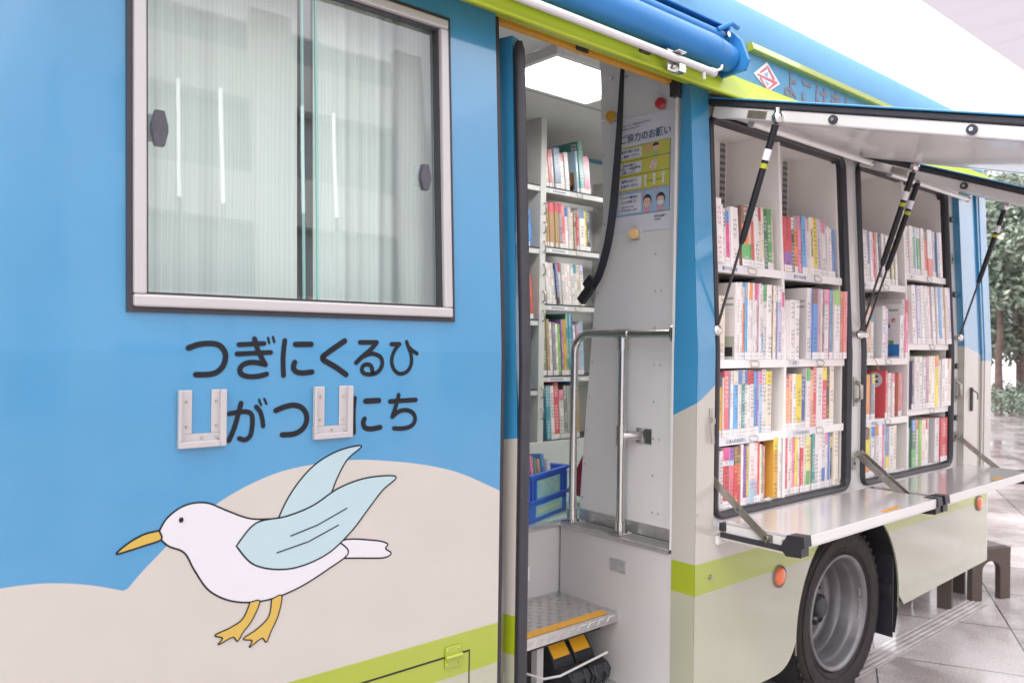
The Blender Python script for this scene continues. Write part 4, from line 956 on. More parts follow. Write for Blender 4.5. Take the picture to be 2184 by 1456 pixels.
def book_mesh(w, h, dep, spec, seed, label=True):
    """origin: front left bottom corner of the spine; spine faces -y"""
    rg = random.Random(seed)
    special = None
    if '!' in spec: spec, special = spec.split('!')
    inkk = None
    if '.' in spec: spec, inkk = spec.split('.')
    frac = .22
    if '=' in spec: spec, f = spec.split('='); frac = int(f) / 100
    mid = None
    if '~' in spec: spec, mid = spec.split('~')
    top = bot = None
    if '_' in spec: spec, bot = spec.split('_')
    if '^' in spec: spec, top = spec.split('^')
    if bot and '^' in bot: bot, top = bot.split('^')
    main = spec; cm_ = pc(main)
    if inkk is None: inkk = 'k' if sum(cm_) > .9 else 'w'
    strength = 1.0 if '.' else 1.0
    segs = []
    fb = {'w': .38}.get(main, .4)
    zl_ = [(0, 1, cm_)]
    cuts = [0.0]; cols = []
    if label and rg.random() < .8: cuts.append(.022 / h * 1.0 + .015); cols.append(lin('E6E2E2'))
    if bot: cuts.append(.38 if len(cuts) == 1 else .36); cols.append(pc(bot))
    if mid: cuts.append(.70); cols.append(pc(mid))
    ed_ = 1 - (frac if top else 0)
    cuts.append(ed_); cols.append(cm_)
    if top: cuts.append(1.0); cols.append(pc(top))
    vs, fs, cl, ink_, uvs = [], [], [], [], []
    jit = .9 + rg.random() * .2
    def face(P, c, k=(0, 0, 0, 0), U=None):
        i = len(vs); vs.extend(P); fs.append(tuple(range(i, i + len(P)))); cl.append(tuple(min(1, q * jit) for q in c)); ink_.append(k); uvs.append(U or [(0, 0)] * len(P))
    b_ = min(.0022, w * .25)
    prof_ = [(0, .003), (b_, .0004), (w - b_, .0004), (w, .003)]
    cs = max(.0052, min(.017, w * .62)); s0 = seed * 3.7
    for z0, z1, c in zip(cuts, cuts[1:], cols):
        a, d_ = z0 * h, z1 * h
        ik = INKS['k'] if sum(c) > .9 else INKS['w']
        if inkk and inkk in INKS and not (inkk == 'k' and sum(c) < .3) and not (inkk == 'w' and sum(c) > 1.2): ik = INKS[inkk]
        if c == cols[-1] and top: pass
        on = 0 if (special or (z0 == 0 and label and len(cuts) > 2 and cuts[1] < .2)) else 1
        for j, ((x0, y0), (x1, y1)) in enumerate(zip(prof_, prof_[1:])):
            U = [((x - w / 2) / (cs * .62) * .5, z / cs + s0) for x, z in ((x0, a), (x1, a), (x1, d_), (x0, d_))]
            face([(x0, y0, a), (x1, y1, a), (x1, y1, d_), (x0, y0, d_)], c, (*ik, 1), U if on and j == 1 else [(9, 0)] * 4)
    if label and cuts[1] < .2 and len(cuts) > 2:      # the line printed on the shelf mark
        z = cuts[1] * h
        for q in (z - .001, z * .45):
            face([(b_, 0.0, q - .0006), (w - b_, 0.0, q - .0006), (w - b_, 0.0, q + .0006), (b_, 0.0, q + .0006)], (.25, .18, .22), U=[(9, 0)] * 4)
    sc_ = cols[-2] if top and len(cols) > 1 else cm_
    N9 = [(9, 0)] * 4
    for x in (0, w): face([(x, .003, 0), (x, dep, 0), (x, dep, h), (x, .003, h)], tuple(.5 * q + .5 * r for q, r in zip(sc_, lin('E0DAD6'))) if main in ('w',) else sc_, U=N9)
    t = .0012
    face([(0, .003, h), (w, .003, h), (w, .006, h), (0, .006, h)], cols[-1], U=N9)
    for x0, x1 in ((0, t), (w - t, w)): face([(x0, .006, h), (x1, .006, h), (x1, dep, h), (x0, dep, h)], cols[-1], U=N9)
    face([(t, .004, h - .003), (w - t, .004, h - .003), (w - t, dep - .002, h - .003), (t, dep - .002, h - .003)], paper, U=N9)
    face([(t, dep - .003, 0), (w - t, dep - .003, 0), (w - t, dep - .003, h - .003), (t, dep - .003, h - .003)], paper, U=N9)
    face([(0, .003, 0), (w, .003, 0), (w, dep, 0), (0, dep, 0)], sc_, U=N9)
    if special:                                         # lettering set down the spine
        word, size, x_, z_ = {'G': ('GAFA', .021, .30, .93), 'F': ('FACTFULNESS', .0175, .35, .80)}[special]
        tv, tf = text_geo(word, size, .0006, 'LEFT')
        for f in tf:
            P = [tv[i] for i in f]
            face([(w * x_ + p[1] - 0, .0001, h * z_ - p[0]) for p in P], INKS['k'], U=[(9, 0)] * len(P))
    me = bpy.data.meshes.new('book'); me.from_pydata(vs, [], fs); me.materials.append(bkm)
    A = me.color_attributes.new('Col', 'FLOAT_COLOR', 'CORNER'); B = me.color_attributes.new('Ink', 'FLOAT_COLOR', 'CORNER'); U_ = me.uv_layers.new(name='UVMap')
    i = 0; k_ = (INKS[inkk] if inkk in INKS else INKS['k'])
    for f, c, k, u in zip(fs, cl, ink_, uvs):
        for q in range(len(f)):
            A.data[i].color = (*c, 1); B.data[i].color = (*k[:3], 1); U_.data[i].uv = u[q]; i += 1
    return me
ORD = ['first', 'second', 'third', 'fourth', 'fifth', 'sixth', 'seventh', 'eighth', 'ninth', 'tenth', 'eleventh', 'twelfth', 'thirteenth', 'fourteenth', 'fifteenth', 'sixteenth', 'seventeenth', 'eighteenth', 'nineteenth', 'twentieth', 'twenty-first', 'twenty-second', 'twenty-third', 'twenty-fourth']
def describe(spec, w):
    sp_ = spec.split('.')[0].split('!')[0].split('=')[0].split('~')[0]
    top = bot = None
    if '_' in sp_: sp_, bot = sp_.split('_')
    if '^' in sp_: sp_, top = sp_.split('^')
    if bot and '^' in bot: bot, top = bot.split('^')
    d = ('thin ' if w < .013 else 'thick ' if w > .034 else '') + pn(sp_) + ' book'
    if top: d += ' topped ' + pn(top)
    elif bot: d += ' footed ' + pn(bot)
    return d
ROWN = {1: 'top', 2: 'second', 3: 'third', 4: 'bottom'}
BAYN = {'A': 'first bay past doorway', 'B': 'second bay past doorway', 'C': 'third bay past doorway', 'D': 'fourth bay past doorway'}
LIM = {'A': (2.268, 2.7155), 'B': (2.7325, 3.178), 'C': (3.324, 3.783), 'D': (3.8005, 4.253), 'R': (2.866, 3.49), 'L': (2.60, 2.818)}
seed = 0
def place_row(bay, row, z, s, tilt=0.0, y0=.0, grp=''):
    global seed
    t = s.split(); x = int(t[0]) / 1000; items = []
    for q in t[1:]:
        if q[0] == 'g': x = int(q[1:]) / 1000; continue
        a, h, sp_ = q.split(':'); a = int(a) / 1000; items.append([x, a, int(h) / 1000, sp_]); x = a
    lo, hi = LIM[bay]; m0, m1 = items[0][0], items[-1][1]
    sh = max(0, lo - m0); k = 1.0
    if m1 + sh > hi: k = (hi - (m0 + sh)) / (m1 - m0)
    N = len(items)
    for i, (a, b_, h, sp_) in enumerate(items):
        seed += 1
        xa = m0 + sh + (a - m0) * k; xb = m0 + sh + (b_ - m0) * k; w = max(.004, xb - xa - .0006)
        h *= .985; dep = min(.20, h * .70)
        me = book_mesh(w, h, dep, sp_, seed)
        o = bpy.data.objects.new('book', me); C.objects.link(o)
        o.location = (xa, y0 + rng.uniform(0, .009) + (0 if h > .2 else .008), z + .0005); o.rotation_euler = (math.atan(-KS) * (1 if z > KZ and bay in 'ABCD' else 0), tilt + (rng.uniform(-.006, .006) if bay in 'ABCD' else 0), rng.uniform(-.01, .01))
        ds = describe(sp_, w)
        sh_ = ['top', 'second', 'third', 'fourth', 'lowest'][row - 1] if bay not in 'ABCD' else ROWN[row]
        lab = f'{ds}, {ORD[i]} from doorway end, {sh_} shelf, {BAYN[bay]}' if bay in 'ABCD' else f'{ds}, {ORD[i]} from white post, {sh_} shelf inside doorway' if bay == 'R' else f'{ds}, {ORD[i]} past door edge, {sh_} inside shelf before white post'
        if len(lab.split()) > 16: lab = lab.replace('thick ', '').replace('thin ', '')
        if len(lab.split()) > 16: lab = lab.replace(' topped ', '/').split('/')[0].split(',')[0] + lab[lab.index(','):]
        tag(o, lab, 'book', 'books on the shelves' if bay in 'ABCD' else 'books inside the truck')
        BOOKS[(bay, row, i)] = (o, xa, xb, h, dep, z)
BOOKS = {}
ROWS = [
('A',1,1.733,'2279 2300:225:w 2333:226:w.r 2344:205:w 2371:197:w!G 2390:190:mg^bl 2433:205:w.k 2453:180:w.k 2497:218:br_gn~or 2512:224:w_gn.k 2520:215:ye 2535:217:ro^w 2561:221:w.k 2586:224:cr^rd 2602:226:cr 2626:223:dg 2654:226:gr.w 2664:205:cr'),
('B',1,1.733,'2724 2778:209:rd_pu.k 2781:160:w 2805:212:bk^w.w 2831:220:or^gy 2854:224:pk 2864:225:nv 2890:228:sb.w 2899:223:lv 2909:216:w^pe.k 2940:227:cr!F 2972:228:ye.k 2993:228:lv 3014:219:w.r 3042:225:w^pk 3057:207:w 3074:206:w.k 3083:198:br 3104:201:w.r 3127:200:bl'),
('A',2,1.403,'2283 2294:220:pe 2336:221:cr.k g2399 2406:271:w 2423:272:w.k 2440:273:w 2456:256:or^w 2469:274:sb^gy 2480:274:w.k 2497:274:w^or.k 2503:262:gy 2514:275:w.k 2528:273:w^mg.k 2544:274:mv^pk 2560:275:w.k 2580:269:w_sb.k 2603:273:w^gn 2633:274:w.k 2645:274:br 2658:273:cr 2675:272:gb^w 2696:274:lv^w 2711:274:w.k 2724:252:w^mg'),
('B',2,1.403,'2725 2754:224:w.k 2783:224:w g2851 2877:276:w.k 2895:277:lv 2932:276:bl^br 2950:276:mv 2966:277:lv 2977:276:cr 2994:276:dm 3029:277:w^pk.k 3040:277:mg 3060:276:tb 3070:277:gy 3118:278:w^lg.k 3132:277:nv^br 3158:276:sa 3178:275:sa.r 3196:278:pk'),
('A',3,1.138,'2276 2301:229:ye^w.k 2324:223:am^nv 2331:206:cr 2357:230:pr.w 2364:221:or 2372:224:gb 2394:229:w^cr.r 2416:230:sb^cr 2435:232:w^bl.r 2455:232:te^gy 2476:232:w^bl.k 2493:227:w^rd.k 2517:231:w^rd.k 2537:226:sb 2551:226:pu 2571:226:lb^pk 2596:231:w.k 2630:225:cr^ye.k'),
('B',3,1.138,'2722 2745:205:or^rd.w 2764:206:pe 2786:212:w 2826:211:ye.k 2835:206:lb 2866:197:db 2891:234:w^gn.r 2916:226:pe 2942:236:rd 2987:234:w.k 3023:235:rd^ye 3051:237:bk.y 3082:238:cr.k'),
('A',4,0.893,'2277 2296:215:w_ye.k 2319:201:w.r 2339:201:w.k 2373:211:w^mg~rd.k 2395:210:lb^pu~pr 2416:211:bk^br~rd.y 2438:211:bk^br~rd.y 2449:216:w.k 2469:209:pu.k 2490:205:ye.k 2517:218:w_lb.r 2542:215:w_lb.r 2556:217:ro 2568:207:w.r 2589:203:lg.k 2602:197:pk g2653 2679:225:am^ye.k 2697:225:w.k'),
('B',4,0.893,'2724 2741:219:pr 2761:222:w.k 2776:221:cr.r 2797:217:pk 2813:218:ye.k 2832:218:w.k 2853:221:rd^w 2870:221:cr.k 2898:218:ly_gn.k 2917:211:pe.r 2939:221:te 2966:222:w.k 2991:220:w.r 3022:218:w_bl.k 3038:217:w^pk.r 3056:216:bl 3074:200:lv.k 3087:197:nv^ye 3119:220:cr.k'),
('C',1,1.733,'3360 3387:226:w.k 3406:226:cr.k 3423:226:w 3442:224:w^bl=65 3464:224:w.k 3481:224:pk.w 3497:224:rd.w 3511:224:w 3524:223:w^gn 3544:221:nv.w 3566:224:w.k 3574:223:gy 3590:223:bk 3610:222:w.k 3631:222:w 3643:222:bk 3661:223:ly.k 3671:224:bk 3683:225:gb 3704:227:w.k'),
('D',1,1.797,'3782 3812:221:w.k 3854:226:w.r 3869:225:gn^w 3892:225:lb 3905:224:w 3938:225:gr^w 3975:227:w.k 4024:219:ro^br 4079:229:w_ro.k 4103:224:lv 4129:224:gb^w 4158:225:gb.w 4189:228:w.r'),
('C',2,1.403,'3372 3390:225:w 3416:224:pe 3441:202:w^tl 3451:202:lb g3515 3524:228:w 3553:232:w.k 3583:222:lv.r g3692 3727:249:w^sv 3753:271:w.k 3779:267:pk^rd'),
('D',2,1.47,'3771 3802:271:w 3840:276:w.r 3872:275:lv 3894:276:w.k 3930:277:w 3956:277:w.k 3979:278:w 4002:277:w.r 4025:277:mv 4056:278:w 4080:278:w^lb.k 4105:279:w 4139:280:sb 4167:280:w.k 4195:281:w 4234:282:cr.r 4268:283:lv'),
('C',3,1.138,'3360 3375:207:lb 3391:202:ly 3428:197:or.y 3442:197:gb 3466:199:gy^ye 3482:190:w^lv.k g3553 3570:213:rd 3591:201:cr.r 3617:201:w.k 3637:201:cr 3658:200:w^pk.r 3674:184:w g3703 3725:199:sa 3744:199:pk'),
('D',3,1.165,'3777 3798:226:nv 3824:247:w.r 3857:248:w.k 3894:247:w.k 3927:244:w.k 3962:244:mv.k 4002:249:cr.k 4045:249:w.k 4087:251:ye^or 4124:229:w.k 4161:236:w.k 4200:236:w.k 4219:238:w^rd.k 4253:236:cr.r'),
('C',4,0.893,'3366 3404:212:ye_or^br 3423:218:ye 3434:219:lb 3469:220:w^bl.k 3492:224:w^or.k 3527:222:w.r 3547:223:pk^mg 3567:219:lb.k 3597:215:gb_ye.k 3638:210:w.k 3671:211:cr.k'),
('D',4,0.893,'3774 3807:187:w.r 3852:225:dg^bl_gn 3887:223:w^or.k 3913:221:lg 3956:219:cr.r 3980:220:w^rd.k 4008:219:w.k g4078 4131:218:w.k 4212:216:rd.w'),
('R',1,2.269,'2858 2878:197:nv^pe 2898:202:cr^pe 2918:203:pr^rd 2935:206:w^pk 2982:216:gb 3015:195:w^pr 3045:205:w.r g3108 3126:228:lb 3166:284:te 3207:207:pk.r 3223:202:w'),
('R',2,1.955,'2855 2871:231:tn^pr.r 2885:233:tn^pr.r 2899:235:tn^pr.r 2913:236:tn^pr.r 2927:238:tn^pr.r 2942:240:tn^pr.r 2957:242:tn^pr.r 2972:244:tn^pr.r 2993:241:gy^pr 3019:237:pr.w 3041:226:w^bl 3063:226:w 3086:200:cr 3108:200:br 3123:204:rd 3168:226:w^gb 3186:220:ye 3218:223:nv.w'),
('R',3,1.653,'2865 2893:213:cr 2914:222:w.k 2935:221:w.r 2956:222:w.k 2972:190:gy 2994:223:bk^db=70 3012:227:w^rd.k 3036:223:w.k 3058:225:w.r 3080:225:w.r 3106:226:w.k 3129:225:w^tl 3155:224:cr.k 3182:224:w^lv'),
('R',4,1.275,'2880 2907:336:og 2927:302:tn.k 2948:288:w 2972:285:gy 2993:280:w.k 3013:278:lg 3027:304:pu 3052:305:am 3072:335:te 3097:336:tl 3109:333:db 3127:274:w 3152:284:mv 3186:294:lb'),
('R',5,0.934,'2906 2939:292:tl.w 2967:291:w.k 3005:308:rd.w 3038:266:w^pk 3062:289:og 3108:288:gy 3138:305:sb 3157:298:am'),
('L',2,1.944,'2705 2720:135:te 2750:217:gr^w 2767:227:sb^pu 2798:193:bl'),
('L',3,1.57,'2706 2725:236:cr 2743:287:dm 2765:304:gy^w.k 2802:229:ro'),
('L',4,1.207,'2712 2739:249:or^lv 2762:261:gy.k 2791:303:tl^mg'),
]
for bay, row, z, s in ROWS:
    if bay in 'ABCD':
        fwd_ = .016 if (bay, row) in (('D', 2), ('D', 3), ('B', 2)) else .030
        place_row(bay, row, z, s, 0, fwd_ + yo(z), '')
    else: place_row(bay, row, z, s, R(-7 if bay == 'L' or row in (1, 3) else -4), YI + .012, '')
# a cover seen in the gaps of some rows: print on the left cover of the next book
def cover_print(key, fn, mats_, name):
    o, xa, xb, h, dep, z = BOOKS[key]
    mb = MB(); fn(mb, h, dep); q = mb.build(name, mats_, o); return q
def bar(mb, y0, y1, z0, z1, m, k=0): mb.quad((-.0006 - k, y0, z0), (-.0006 - k, y1, z0), (-.0006 - k, y1, z1), (-.0006 - k, y0, z1), m)
dk = mat('print_black', (.03, .03, .035), .4); gm = mat('print_grey', (.33, .34, .33), .5)
rdp = mat('print_red', (.62, .05, .09), .4); blp = mat('print_blue', (.03, .19, .48), .4); yep = mat('print_yellow', (.75, .48, .05), .4); gnp = mat('print_green', (.10, .35, .12), .4); skin_p = mat('print_skin', (.75, .48, .36), .5)
def fA2(mb, h, d):
    bar(mb, .01, .05, h * .78, h * .81, 1); bar(mb, .01, .05, h * .70, h * .73, 1); bar(mb, .006, .09, h * .03, h * .30, 2); bar(mb, .012, .05, h * .04, h * .16, 0, .0004)
    for k in range(3): bar(mb, .012, .075, h * (.56 + .04 * k), h * (.563 + .04 * k), 1)
k = [q for q in BOOKS if q[:2] == ('A', 2)]
cover_print(('A', 2, 2), fA2, [dk, gm, mat('print_sage', (.42, .44, .36), .5)], 'cover_print')
def fB2(mb, h, d):
    bar(mb, .012, .05, h * .80, h * .83, 1); bar(mb, .012, .05, h * .72, h * .75, 1)
cover_print(('B', 2, 2), fB2, [dk, gm], 'cover_print')
ci = [i for i in range(12) if ('C', 2, i) in BOOKS and BOOKS[('C', 2, i)][1] > 3.66][0]
def fC2(mb, h, d):
    bar(mb, .012, .055, h * .86, h * .90, 1)
    bar(mb, .004, .125, h * .03, h * .25, 3, .0002)
    bar(mb, .05, .10, h * .25, h * .33, 4, .0003); bar(mb, .03, .05, h * .25, h * .32, 5, .0003); bar(mb, .05, .09, h * .05, h * .15, 1, .0006)
    for body, sz, yy, zz, mm in (('-3', .052, .10, .66, 2), ('歳', .018, .040, .665, 2), ('育てる', .021, .105, .56, 0), ('心を', .021, .105, .47, 0), ('出す', .021, .105, .38, 0)):
        add_text(mb, body, sz, lambda a, b: (-.0012, yy - a, h * zz + b), mm, bold=.0008)
cover_print(('C', 2, ci), fC2, [dk, gm, rdp, blp, yep, gnp], 'cover_print')
c3 = [i for i in range(14) if ('C', 3, i) in BOOKS and BOOKS[('C', 3, i)][1] > 3.54][0]
def fC3(mb, h, d):
    mb.add([(-.0008, .05 + .034 * math.cos(a), h * .80 + .034 * math.sin(a)) for a in [2 * math.pi * k / 32 for k in range(32)]], [tuple(range(32))], 0)
    bar(mb, .034, .066, h * .85, h * .89, 1, .0006); bar(mb, .034, .066, h * .74, h * .78, 1, .0006)
cover_print(('C', 3, c3), fC3, [mat('print_pale', (.6, .6, .6), .5), dk], 'cover_print')
a4 = [i for i in range(20) if ('A', 4, i) in BOOKS and BOOKS[('A', 4, i)][1] > 2.64][0]
def fA4(mb, h, d):
    mb.add([(-.0008, .055 + .013 * math.cos(a), h * .87 + .013 * math.sin(a)) for a in [2 * math.pi * k / 24 for k in range(24)]], [tuple(range(24))], 0)
    bar(mb, .06, .085, h * .12, h * .26, 1)
cover_print(('A', 4, a4), fA4, [rdp, mat('print_maroon', (.16, .03, .05), .5)], 'cover_print')
r1 = [i for i in range(14) if ('R', 1, i) in BOOKS and BOOKS[('R', 1, i)][1] > 3.11]
def fR1(mb, h, d):
    bar(mb, .012, .05, h * .78, h * .95, 1); bar(mb, .016, .046, h * .80, h * .85, 0, .0004); bar(mb, .016, .046, h * .88, h * .93, 0, .0004)
cover_print(('R', 1, r1[1]), fR1, [gm, label_m], 'cover_print')
def fR1b(mb, h, d): bar(mb, .02, .05, h * .10, h * .5, 0); bar(mb, .03, .06, h * .05, h * .2, 1, .0004)
cover_print(('R', 1, r1[0]), fR1b, [mat('print_brown', (.32, .13, .05), .5), dk], 'cover_print')
# ribbon bookmarks
mb = MB(); mb.tube(smooth_path([(3.41, .045, 1.415), (3.42, .030, 1.405), (3.44, .026, 1.39), (3.462, .024, 1.355)], 5), [.0015] * 15 + [.003], 6); tag(mb.build('bookmark_ribbon', [mat('ribbon_orange', (.6, .25, .08), .7)]), 'orange ribbon bookmark hanging over a shelf edge in the far hatch', 'bookmark')
mb = MB(); mb.tube(smooth_path([(2.560, .036, .90), (2.568, .024, .896), (2.585, .010, .893), (2.60, .006, .885)], 5), .0012, 6); tag(mb.build('bookmark_ribbon', [mat('ribbon_green', (.03, .25, .15), .7)]), 'green ribbon bookmark hanging over the bottom edge of the near hatch', 'bookmark')

# ------------------------------------------------------------------ crate with picture books on the cabin floor
CR = thing('folding_crate', 'blue plastic folding crate of picture books on the cabin floor', 'crate', (2.16, .87, .757), local=True)
CR.rotation_euler = (0, 0, R(20))
cb = mat('crate_blue', (.025, .12, .55), .35, coat=.3)
mb = MB(); w, dp, hh = .165, .115, .185
for s in (-1, 1):
    mb.box(-w, w, s * dp - .006, s * dp + .006, 0, .075, 0); mb.box(-w, w, s * dp - .006, s * dp + .006, .16, hh, 0)
    mb.box(s * w - .006, s * w + .006, -dp + .0065, dp - .0065, 0, .075, 0); mb.box(s * w - .006, s * w + .006, -dp + .0065, dp - .0065, .15, hh, 0)
    for k in (-1, -.82, -.64, .64, .82, 1): mb.box(k * w - .006, k * w + .006, s * dp - .005, s * dp + .005, .075, .16, 0)
    for k in (-.9, -.5, .5, .9): mb.box(s * w - .005, s * w + .005, k * dp - .007, k * dp + .007, .075, .15, 0)
    mb.box(-w * .64, w * .64, s * dp - .002, s * dp + .002, .075, .16, 0)
mb.box(-w, w, -dp, dp, .002, .008, 0)
mb.box(-w - .008, w + .008, -dp - .012, -dp - .0065, .078, .088, 0); mb.box(-w - .008, w + .008, -dp - .014, -dp - .0065, hh - .012, hh + .002, 0); mb.box(w + .0065, w + .014, -dp - .01, dp + .01, hh - .012, hh + .002, 0)
mb.build('crate_body', [cb], CR, bevel=.002)
cs_ = mat('sticker_aqua', (.26, .50, .55), .4, mottle=.1, mscale=60); co_ = mat('sticker_dots', (.75, .62, .22), .5)
mb = MB(); mb.box(-w * .62, w * .62, -dp - .0045, -dp - .0025, .082, .158, 0); mb.box(-w * .7, w * .7, -dp - .0085, -dp - .0065, .018, .062, 0)
for k in range(26):
    x = rng.uniform(-w * .5, w * .5); z = rng.uniform(.095, .15); mb.box(x, x + .008, -dp - .0053, -dp - .0048, z, z + .005, 1)
for k in range(12): mb.box(-w * .6 + k * .016, -w * .6 + k * .016 + .010, -dp - .0093, -dp - .0088, .034, .046, 1)
mb.build('crate_sticker', [cs_, co_], CR)
for k, (x, wd_, h, sp_, lab) in enumerate([(-.05, .02, .235, 'pk', 'pink picture book standing in the blue crate'), (-.02, .012, .225, 'te', 'teal picture book standing in the blue crate'), (.012, .016, .215, 'pe', 'peach picture book leaning in the blue crate'), (.045, .022, .232, 'bl^sb', 'blue picture book standing in the blue crate'), (.09, .03, .205, 'w.r', 'white picture book at the stair end of the blue crate')]):
    seed += 1; me = book_mesh(wd_, h, .17, sp_, seed, False); o = bpy.data.objects.new('book', me); C.objects.link(o)
    q = Matrix.Rotation(R(20), 4, 'Z') @ V(x, -.085, .010); o.location = V(2.16, .87, .757) + V(q.x, q.y, q.z); o.rotation_euler = (R(-6), 0, R(20 + 0)); tag(o, lab, 'book', 'picture books in the crate')

# ------------------------------------------------------------------ notice on the partition, its clips
PO = thing('notice_poster', 'white paper notice with yellow and blue panels clipped to the partition', 'poster', (2.2195, .316, 1.855))
def pp(u, v, k=0): return (2.2192 - .0009 * k - .004 * math.sin(u * 9) * .25, .459 - u, 1.855 + v)
pw, ph = .287, .418
paperm = mat('poster_paper', (.74, .74, .80), .18, coat=.7); py_ = mat('poster_yellow', (.60, .58, .10), .3, coat=.5); pb_ = mat('poster_blue', (.36, .52, .70), .3, coat=.5); pnv = mat('poster_navy', (.06, .12, .24), .4); ppk = mat('poster_pink', (.75, .33, .38), .4); phair = mat('poster_hair', (.05, .05, .07), .5); pgr = mat('poster_green', (.30, .55, .25), .4)
mb = MB()
for i in range(8):
    u0, u1 = pw * i / 8, pw * (i + 1) / 8; mb.quad(pp(u0, 0), pp(u1, 0), pp(u1, ph), pp(u0, ph), 0)
mb.build('poster_sheet', [paperm], PO)
mb = MB()
def pr_(u0, u1, v0, v1, m, k=1):
    for i in range(4):
        a, b_ = u0 + (u1 - u0) * i / 4, u0 + (u1 - u0) * (i + 1) / 4; mb.quad(pp(a, v0, k), pp(b_, v0, k), pp(b_, v1, k), pp(a, v1, k), m)
def ell(u, v, ru, rv, m, k=3, a0=0, a1=360):
    n_ = 20; mb.add([pp(u + ru * math.cos(R(a0 + (a1 - a0) * i / n_)), v + rv * math.sin(R(a0 + (a1 - a0) * i / n_)), k) for i in range(n_ + (a1 - a0 < 360))], [tuple(range(n_ + (a1 - a0 < 360)))], m)
L0, L1 = .026, pw - .018
rows_ = [(.262, .312, 1), (.208, .260, 1), (.152, .206, 1), (.064, .146, 2)]
for v0, v1, m_ in rows_:
    pr_(L0 - .0015, L1 + .0015, v0 - .0015, v1 + .0015, 3, 1); pr_(L0, L1, v0, v1, m_, 2); pr_(L0 + .012, L0 + .118, v0 + .007, v1 - .007, 0, 3)
def txt(s, u, v, sz, m=3, bold=.0003): add_text(mb, s, sz, lambda a, b: pp(u + a, v + b, 4), m, bold)
txt('ご協力のお願い', .040, .330, .0335, bold=.0006)
for k, s in enumerate(('新型コロナウイルス感染症拡大防止のため', '移動図書館のご利用にあたり')): txt(s, .034, .388 - .012 * k, .0078, bold=.0001)
txt('体調の悪い方は', L0 + .020, .291, .0125); txt('ご遠慮ください', L0 + .020, .274, .0125)
txt('ご利用の前後に', L0 + .020, .241, .0110); txt('手洗い・手指消毒を', L0 + .016, .2285, .0110); txt('お願いします', L0 + .024, .216, .0110)
txt('間隔を空けて', L0 + .024, .183, .0125); txt('お並びください', L0 + .020, .166, .0125)
txt('マスクの着用は', L0 + .018, .124, .0120); txt('個人の判断で', L0 + .024, .108, .0120); txt('咳エチケットの', L0 + .026, .091, .0085); txt('ご協力をお願いします', L0 + .016, .079, .0085)
txt('横浜市立図書館', .205, .045, .0075, bold=.0002); txt('移動図書館', .205, .034, .0060, bold=.0001)
# little pictures: a child with a no sign, washing hands, a queue, two faces
ell(.172, .294, .015, .015, 5); ell(.172, .294, .011, .011, 1, 4); pr_(.162, .182, .2925, .2955, 5, 5)
ell(.208, .292, .014, .014, 6); ell(.208, .297, .0145, .0115, 7, 4, 0, 180); pr_(.196, .216, .264, .279, 8, 3)
for a_, b_, r_ in ((.19, .232, .012), (.205, .24, .012), (.198, .222, .011)): ell(a_, b_, r_, r_ * .9, 6)
for a_, b_ in ((.185, .225), (.193, .242), (.21, .23), (.2, .233), (.207, .22)): ell(a_, b_, .004, .004, 0, 4)
for a_ in (.162, .202, .242): ell(a_, .194, .007, .0075, 0); pr_(a_ - .004, a_ + .004, .160, .186, 0, 3)
for a_ in (.172, .212): pr_(a_, a_ + .02, .1765, .178, 3, 3); mb.add([pp(a_ - .002, .1772, 3), pp(a_ + .004, .181, 3), pp(a_ + .004, .1735, 3)], [(0, 1, 2)], 3); mb.add([pp(a_ + .022, .1772, 3), pp(a_ + .016, .181, 3), pp(a_ + .016, .1735, 3)], [(0, 1, 2)], 3)
for a_, mk in ((.172, 0), (.232, 1)):
    ell(a_, .108, .0195, .022, 7); ell(a_, .102, .016, .0185, 6, 4); ell(a_, .115, .018, .010, 7, 5, 10, 170); pr_(a_ - .013, a_ + .013, .067, .082, 5, 5)
    for e in (-.006, .006): ell(a_ + e, .103, .0013, .0018, 7, 6)
    if mk: ell(a_, .094, .014, .009, 0, 6)
    else: ell(a_, .0935, .003, .0012, 5, 6)
    ell(a_ - .018, .134, .0075, .0075, 5, 5); ell(a_ - .018, .134, .0048, .0048, 2, 6)
mb.build('poster_print', [paperm, py_, pb_, pnv, pnv, ppk, skin_p, phair, pgr], PO)
def clip(y, z, col, lab, rough=.25, yaw_=-25):
    T = thing('magnet_clip', lab, 'magnet clip', (2.2215, y, z), local=True, group='clips holding the notice')
    mb = MB(); mb.box(-.012, -.0005, -.017, .017, -.022, .014, 0); mb.build('clip_base', [alu], T, bevel=.002)
    mb = MB(); c = V(-.020, -.002, .0); nn_ = V(-1, -.45, -.1).normalized(); mb.cyl(tuple(c + nn_ * -.008), tuple(c + nn_ * .004), .019, 24, 0); mb.cyl(tuple(c + nn_ * .0041), tuple(c + nn_ * .006), .016, 24, 0, .012); mb.build('clip_button', [col], T, bevel=.001)
    return T
clip(.224, 2.291, mat('clip_red', (.50, .03, .06), .3, coat=.5), 'red round magnet clip on the notice corner beside the blue door pillar')
t_ = clip(.456, 2.293, mat('clip_amber', (.66, .33, .02), .3, coat=.5, mottle=.25, mscale=90), 'amber round magnet clip on the notice corner behind the hanging strap')
clip(.336, 1.848, mat('clip_gold', (.85, .55, .22), .2, coat=.8), 'shiny gold magnet clip below the middle of the notice')

